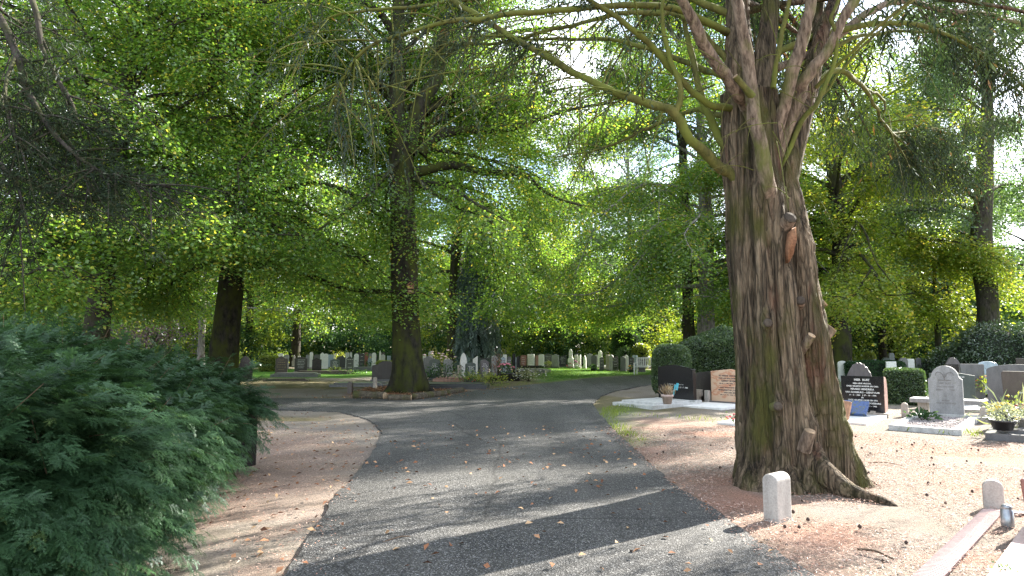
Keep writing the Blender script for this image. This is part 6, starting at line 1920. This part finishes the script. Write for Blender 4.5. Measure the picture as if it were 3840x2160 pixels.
# white bench
p = P(2440, 1390, 37)
b = thing('garden_bench', 'white-grey slatted wooden bench at the far edge of the lawn', 'bench', (p[0], p[1], 0), R(-28))
wb = plain('painted_bench', (.60, .60, .58), .6, 0, .12)
bars('seat', [((0, -.06 - .09 * i, .44), (1.7, .07, .03)) for i in range(5)], wb, b, .004)
bars('backrest', [((x, .06, .70), (.05, .025, .46)) for x in np.linspace(-.75, .75, 15)] + [((0, .06, .95), (1.7, .05, .07)), ((0, .06, .49), (1.7, .04, .05))], wb, b, .004)
for x in (-.82, .82):
    bars('leg', [((x, .06, .48), (.07, .06, .96))], wb, b, .004)
    bars('leg', [((x, -.46, .32), (.07, .06, .64))], wb, b, .004)
    bars('armrest', [((x, -.21, .66), (.08, .56, .04))], wb, b, .004)

# bird box on the beech
p = P(1540, 1085, 22.08)
b = thing('bird_box', 'small wooden bird box with pitched roof hung on the big beech', 'bird box', (p[0], p[1], p[2]), R(6))
bw = plain('bird_box_wood', (.26, .13, .075), .85, 0, .25)
bars('body', [((0, 0, 0), (.2, .16, .30))], bw, b, .004)
for s in (-1, 1):
    bars('roof', [((0, 0, 0), (.17, .22, .018))], bw, b, .003, loc=(s * .066, -.01, .19), rot=(0, R(38 * s), 0))
mb = MB(); mb.tube(np.array([(0, -.083, .08), (0, -.0815, .08)]), .02, 12, cap=True); mb.build('dark_hole_disc', plain('hole_black', (.01, .008, .006), 1), b)  # black disc on the solid front, painted shade of the opening
bars('front_panel', [((.0, -.086, -.07), (.13, .01, .13))], plain('bird_box_pale', (.36, .25, .15), .85), b, .002)

# logs edging the leaf bed under the beech
LOGB = bark_mat('log_bark', (.03, .024, .018), (.14, .115, .085), (.07, .07, .025), .4, 14, 1.0, None, .7, .02)
def log(label, a, b_, r):
    a, b_ = GD(*a), GD(*b_)
    a[2] = b_[2] = r * .8
    c = spline([a, (a + b_) / 2 + np.array((0, .05, 0)), b_], 12)
    root = thing('log', label, 'log', a, 0, 'logs edging the leaf bed under the beech')
    mb = MB(); mb.tube(c - a, np.full(12, r) * np.linspace(1.08, .95, 12), 14, rough=.35, cap=True, seed=int(a[0] * 50)); mb.build('bark', LOGB, root, smooth=True)
    d = unit(b_ - a)
    mb = MB(); mb.tube(np.array([b_ - a + d * .002, b_ - a + d * .012]), r * .9, 14, cap=True); mb.build('cut_end', WOOD_CUT, root)
log('dark squared log along the left front of the leaf bed', (892, 1002), (968, 1005), .13)
log('mossy dark log along the front of the leaf bed, left of the pale-ended one', (975, 1008), (1034, 1008), .10)
log('log with a pale sawn end right of the beech foot', (1040, 1007), (1118, 996), .11)
log('short pale log at the right tip of the leaf bed', (1124, 994), (1162, 987), .10)

# dry sticks on the ground
def stick(label, a, b_, r=.008):
    a, b_ = G(*a), G(*b_)
    c = spline([a + np.array((0, 0, .014)), (a + b_) / 2 + np.array((.02, .02, .03)), b_ + np.array((0, 0, .014))], 8)
    mb = MB(); mb.tube(c - a, np.linspace(r, r * .5, 8), 6, rough=.3)
    o = mb.build('twig', plain('twig_brown', (.10, .065, .04), .9)); o.location = a
    tag(o, label, 'twig', 'fallen twigs')
stick('dark straight twig lying right of the surface root', (3222, 1800), (3300, 1826), .014)
stick('long thin twig on the litter near the bottom right', (3215, 2066), (3350, 2104), .012)
stick('pale thin twig lying on the asphalt', (1435, 2040), (1545, 2018), .006)
stick('twig on the litter beyond the fluted conifer', (3255, 1738), (3385, 1750), .008)
stick('pale curved stick on the bare soil beside the yew', (805, 1862), (905, 1850), .012)

# pots, flowers and small plants
def flowers(root, c, r, n, cols, leaf, seed, L=.05, fl=.035, up_=.6):
    rg_ = np.random.default_rng(seed)
    lv = Leaves()
    d = unit(rg_.normal(0, 1, (n, 3)) + np.array((0, 0, up_)))
    p_ = np.array(c) + d * np.array((r, r, r * .75)) * rg_.uniform(.4, 1, (n, 1))
    lv.add(p_, d + rg_.normal(0, .4, (n, 3)), d + rg_.normal(0, .5, (n, 3)), L, L * .55, rg_.random(n))
    lv.build('leaves', leaf, root)
    if cols is None: return
    mb = MB()
    m_ = max(8, n // 9)
    d = unit(rg_.normal(0, 1, (m_, 3)) + np.array((0, 0, up_ + .3)))
    for x in np.array(c) + d * np.array((r, r, r * .8)) * 1.02:
        s = fl * rg_.uniform(.6, 1.1)
        mb.lathe([(s * .2, -s * .3), (s, 0), (s * .8, s * .4), (.1 * s, s * .5)], x, 7)
    mb.build('blossoms', cols, root)
PETAL = lambda n, c: plain('petal_' + n, c, .6, 0, .25, 30)
def pot(label, u, v, r, h, potm, cols, leaf, n=160, Y=None, z=0.0, cat='flower pot', spread=1.2, seed=1, L=.05, fl=.035, name='flower_pot', rise=.5):
    p_ = G(u, v, z) if Y is None else P(u, v, Y)
    root = thing(name, label, cat, (p_[0], p_[1], z), 0, 'potted flowers on the graves')
    mb = MB()
    mb.lathe([(r * .68, 0), (r * .92, h * .8), (r * 1.04, h * .8), (r * 1.06, h), (r * .94, h), (r * .9, h * .85)], (0, 0, 0), 20)
    mb.build('pot', potm, root, smooth=False)
    flowers(root, (0, 0, h + r * rise), r * spread, n, cols, leaf, seed, L, fl)
    return root
BLK = plain('black_plastic', (.02, .02, .022), .45, 0, .1)
TERRA = plain('clay_pot', (.44, .34, .30), .85, 0, .12)
pot('black bowl of pink flowers on a black slab right of the headstones', 1897, 1421, .30, .26, BLK, PETAL('pink', (.75, .22, .30)), EVER, 260, z=.19, fl=.06, L=.09)
pot('dark ribbed bowl with yellow pansies and silver foliage on the right slab', 3762, 1612, .20, .17, BLK, PETAL('yellow', (.75, .55, .06)), leaf_mat('silver_leaf', [(0, (.16, .2, .13)), (1, (.5, .54, .46))], .3, 1.2), 420, z=.18, L=.05, fl=.022)
pot('pale bowl with white and red flowers at the right edge', 3850, 1600, .17, .16, SM('conc'), PETAL('red', (.45, .03, .06)), leaf_mat('silver_leaf_two', [(0, (.2, .24, .18)), (1, (.5, .54, .46))], .3, 1.2), 260, z=.18, L=.05, fl=.02)
pot('black pot with a leafy shrub and red blooms behind the dark leaning slab', 3716, 1458, .22, .22, BLK, PETAL('scarlet', (.6, .08, .06)), LIME, 300, Y=17.2, rise=1.6, spread=1.5, L=.08, fl=.03)
pot('small pot of yellow flowers before the dark headstone in the far row', 2055, 1362, .22, .2, TERRA, PETAL('pale_yellow', (.75, .68, .25)), LIME, 120, Y=48.5, L=.1, fl=.07)
pot('small red-flowered pot at the foot of the white steeple', 2135, 1360, .16, .16, TERRA, PETAL('crimson', (.6, .08, .10)), EVER, 60, Y=48, L=.08, fl=.06)
pot('pot of magenta flowers right of the white steeple', 2163, 1362, .18, .2, SM('white'), PETAL('magenta', (.6, .06, .35)), EVER, 70, Y=47, L=.08, fl=.06, rise=1.4)
pot('dark little pot plant before the mirror-faced headstone', 2225, 1378, .2, .15, BLK, None, EVER, 160, Y=42.5, L=.1)
pot('orange marigolds before the dark arched far headstone', 2368, 1384, .2, .14, BLK, PETAL('orange', (.7, .32, .04)), OAK, 90, Y=40.5, L=.08, fl=.06)
# the clay pot with dried plant
p = G(2508, 1510, .15)
root = thing('flower_pot', 'grey clay pot with a dried-out spiky plant before the black peaked headstone', 'flower pot', (p[0] - .12, p[1] - .35, .145), 0)
mb = MB(); mb.lathe([(.10, 0), (.135, .18), (.155, .18), (.158, .245), (.14, .245), (.135, .2)], (0, 0, 0), 22); mb.build('pot', TERRA, root)
lv = Leaves(); rg = np.random.default_rng(3); n = 190
d = unit(np.c_[rg.normal(0, .45, n), rg.normal(0, .45, n), np.ones(n)])
lv.add(np.c_[rg.normal(0, .05, n), rg.normal(0, .05, n), np.full(n, .22)], d, rg.normal(0, 1, (n, 3)), rg.uniform(.16, .34, n), .014, rg.random(n), .25)
lv.build('dried_leaves', leaf_mat('dried_leaf', [(0, (.16, .10, .05)), (.6, (.34, .24, .14)), (1, (.6, .52, .42))], .25, 1.3), root)
o = bars('plastic_tool', [((0, 0, .14), (.035, .02, .28)), ((.055, .01, .24), (.06, .035, .18))], plain('turquoise_plastic', (.05, .36, .46), .4, 0, .05), None, .006, loc=(p[0] + .03, p[1] - .36, .36), rot=(0, R(12), 0))
tag(o, 'turquoise and cream plastic tool stuck in the clay pot', 'garden tool')
# plants growing between the stones
def plant(label, u, v, r, h, n, mat, L, seed, Y=None, blossoms=None, name='plant', cat='plant', fl=.05, W=None):
    p_ = G(u, v) if Y is None else P(u, v, Y)
    root = thing(name, label, cat, (p_[0], p_[1], 0), 0, 'plants growing on the graves')
    rg_ = np.random.default_rng(seed)
    lv = Leaves()
    q = rg_.normal(0, .5, (n, 3)) * np.array((r, r, h * .42)) + np.array((0, 0, h * .55))
    q[:, 2] = np.maximum(q[:, 2], .02)
    lv.add(q, rg_.normal(0, .6, (n, 3)) + unit(q - np.array((0, 0, h * .2))), Z + rg_.normal(0, .6, (n, 3)), L * rg_.uniform(.7, 1.3, n), W or L * .55, rg_.random(n))
    lv.build('leaves', mat, root)
    mb = MB()
    for _ in range(7):
        e = q[rg_.integers(0, n)]
        mb.tube(spline([(0, 0, -.02), e * np.array((.4, .4, .55)), e], 5), np.linspace(.014, .005, 5), 4)
    mb.build('stems', BARK_DARK, root)
    if blossoms is not None:
        mb = MB()
        for e in q[rg_.permutation(n)[:max(6, n // 7)]]:
            mb.lathe([(.2 * fl, -.3 * fl), (fl, 0), (.7 * fl, .4 * fl)], e * np.array((1.12, 1.12, 1.06)), 6)
        mb.build('blossoms', blossoms, root)
    return root
W_P = PETAL('white', (.75, .72, .70))
plant('tall bush with pink-white blossoms right of the big beech', 1653, 1380, .75, 1.55, 300, LIME, .14, 1, Y=36, blossoms=PETAL('blush', (.75, .55, .58)), name='flowering_bush', cat='bush', fl=.09)
plant('dark leafy rose bush at the foot of the grey-green lettered headstone', 1600, 1430, .5, .55, 150, EVER, .12, 2, Y=30.2)
plant('wiry dark bush in front of the pale dark-topped headstone', 1665, 1436, .9, .85, 260, EVER, .11, 3, Y=30)
plant('bushy green plant left of the dark green lettered headstone', 1750, 1425, .7, .55, 220, OAK, .11, 4, Y=28.6)
plant('yellow-green plant before the pinkish grey headstone', 1795, 1432, .8, .5, 220, LIME, .10, 5, Y=28)
plant('low yellow-green shrub at the front of the left group by the path', 1848, 1440, .7, .5, 220, LIME, .11, 6, Y=27)
plant('pale flowering shrub at the right end of the left graves', 1985, 1420, .7, .6, 260, leaf_mat('pale_green_leaf', [(0, (.08, .11, .04)), (1, (.35, .34, .2))], .35, 1.5), .12, 7, Y=30, blossoms=W_P, fl=.04)
plant('rust-brown dried shrub before the grey arched headstone', 1868, 1378, .35, 1.2, 240, leaf_mat('rust_leaf', [(0, (.12, .05, .03)), (1, (.26, .12, .07))], .2, 1.3), .14, 8, Y=31.5, name='dried_shrub', cat='shrub', W=.03)
plant('bright green small plant before the black lettered headstone', 1262, 1396, .5, .35, 70, LIME, .13, 9, Y=40)
plant('low dark ground plant left of the big dark shouldered headstone', 1330, 1402, 1.0, .25, 120, OAK, .13, 10, Y=38)
plant('yellow-green bush over the arched dark headstone', 1275, 1345, .7, 1.4, 160, LIME, .14, 11, Y=49, name='bush', cat='bush')
plant('small round dark shrub before the carved tree stone', 1374, 1372, .5, .6, 120, EVER, .12, 12, Y=45)
plant('scarlet flowers on the low kerb beside the path', 1778, 1432, .2, .3, 40, EVER, .08, 13, Y=27.5, blossoms=PETAL('scarlet', (.6, .08, .06)), fl=.035)
plant('dark green plant on the gravel before the round-shouldered headstone', 3462, 1580, .26, .26, 90, EVER, .11, 14, Y=13.6)
plant('clump of spiky pale leaves beside the brown headstone', 3800, 1560, .4, .55, 60, leaf_mat('agave_leaf', [(0, (.10, .14, .05)), (1, (.4, .45, .25))], .3, 1.4), .5, 15, Y=11.9, W=.03)
plant('yellow-orange flowers at the right edge above the bowls', 3815, 1500, .35, .7, 90, LIME, .08, 16, Y=12.2, blossoms=PETAL('gold', (.75, .48, .05)), fl=.035)
plant('red and pink flowers on the small white slab left of the fluted trunk', 2756, 1560, .2, .28, 60, EVER, .05, 17, Y=13.2, blossoms=PETAL('rose', (.65, .08, .12)), fl=.035)
plant('sunlit yellow bush glimpsed behind the leaning grey-green beech', 888, 1330, .8, 1.6, 220, LIME, .14, 18, Y=36, name='bush', cat='bush')
plant('small magenta flower tuft at the bottom right on the white bed', 3772, 2150, .07, .09, 40, OAK, .03, 19, Y=4.6, blossoms=PETAL('magenta', (.6, .06, .35)), fl=.012)
plant('broad-leaved rhododendron shoot rising out of the yew hedge top', 592, 1230, .4, 1.8, 60, leaf_mat('broad_leaf', [(0, (.03, .06, .015)), (1, (.09, .12, .03))], .3, 1.6, .01), .16, 20, Y=7.9, W=.05)
# black headstone swallowed by the end of the yew
g = grave('black headstone almost swallowed by the end of the yew', (-3.62, 8.2), -62)
extrude('headstone', profile('flat', .9, .75), .12, SM('black'), g, .008, (0, 0, .05))
stone('curved black headstone top just showing over the yew, right of the leaning beech', (893, 945, 1334, 1420), 'half', 'black', 30, t=.14, rz=10, group=MIDG)
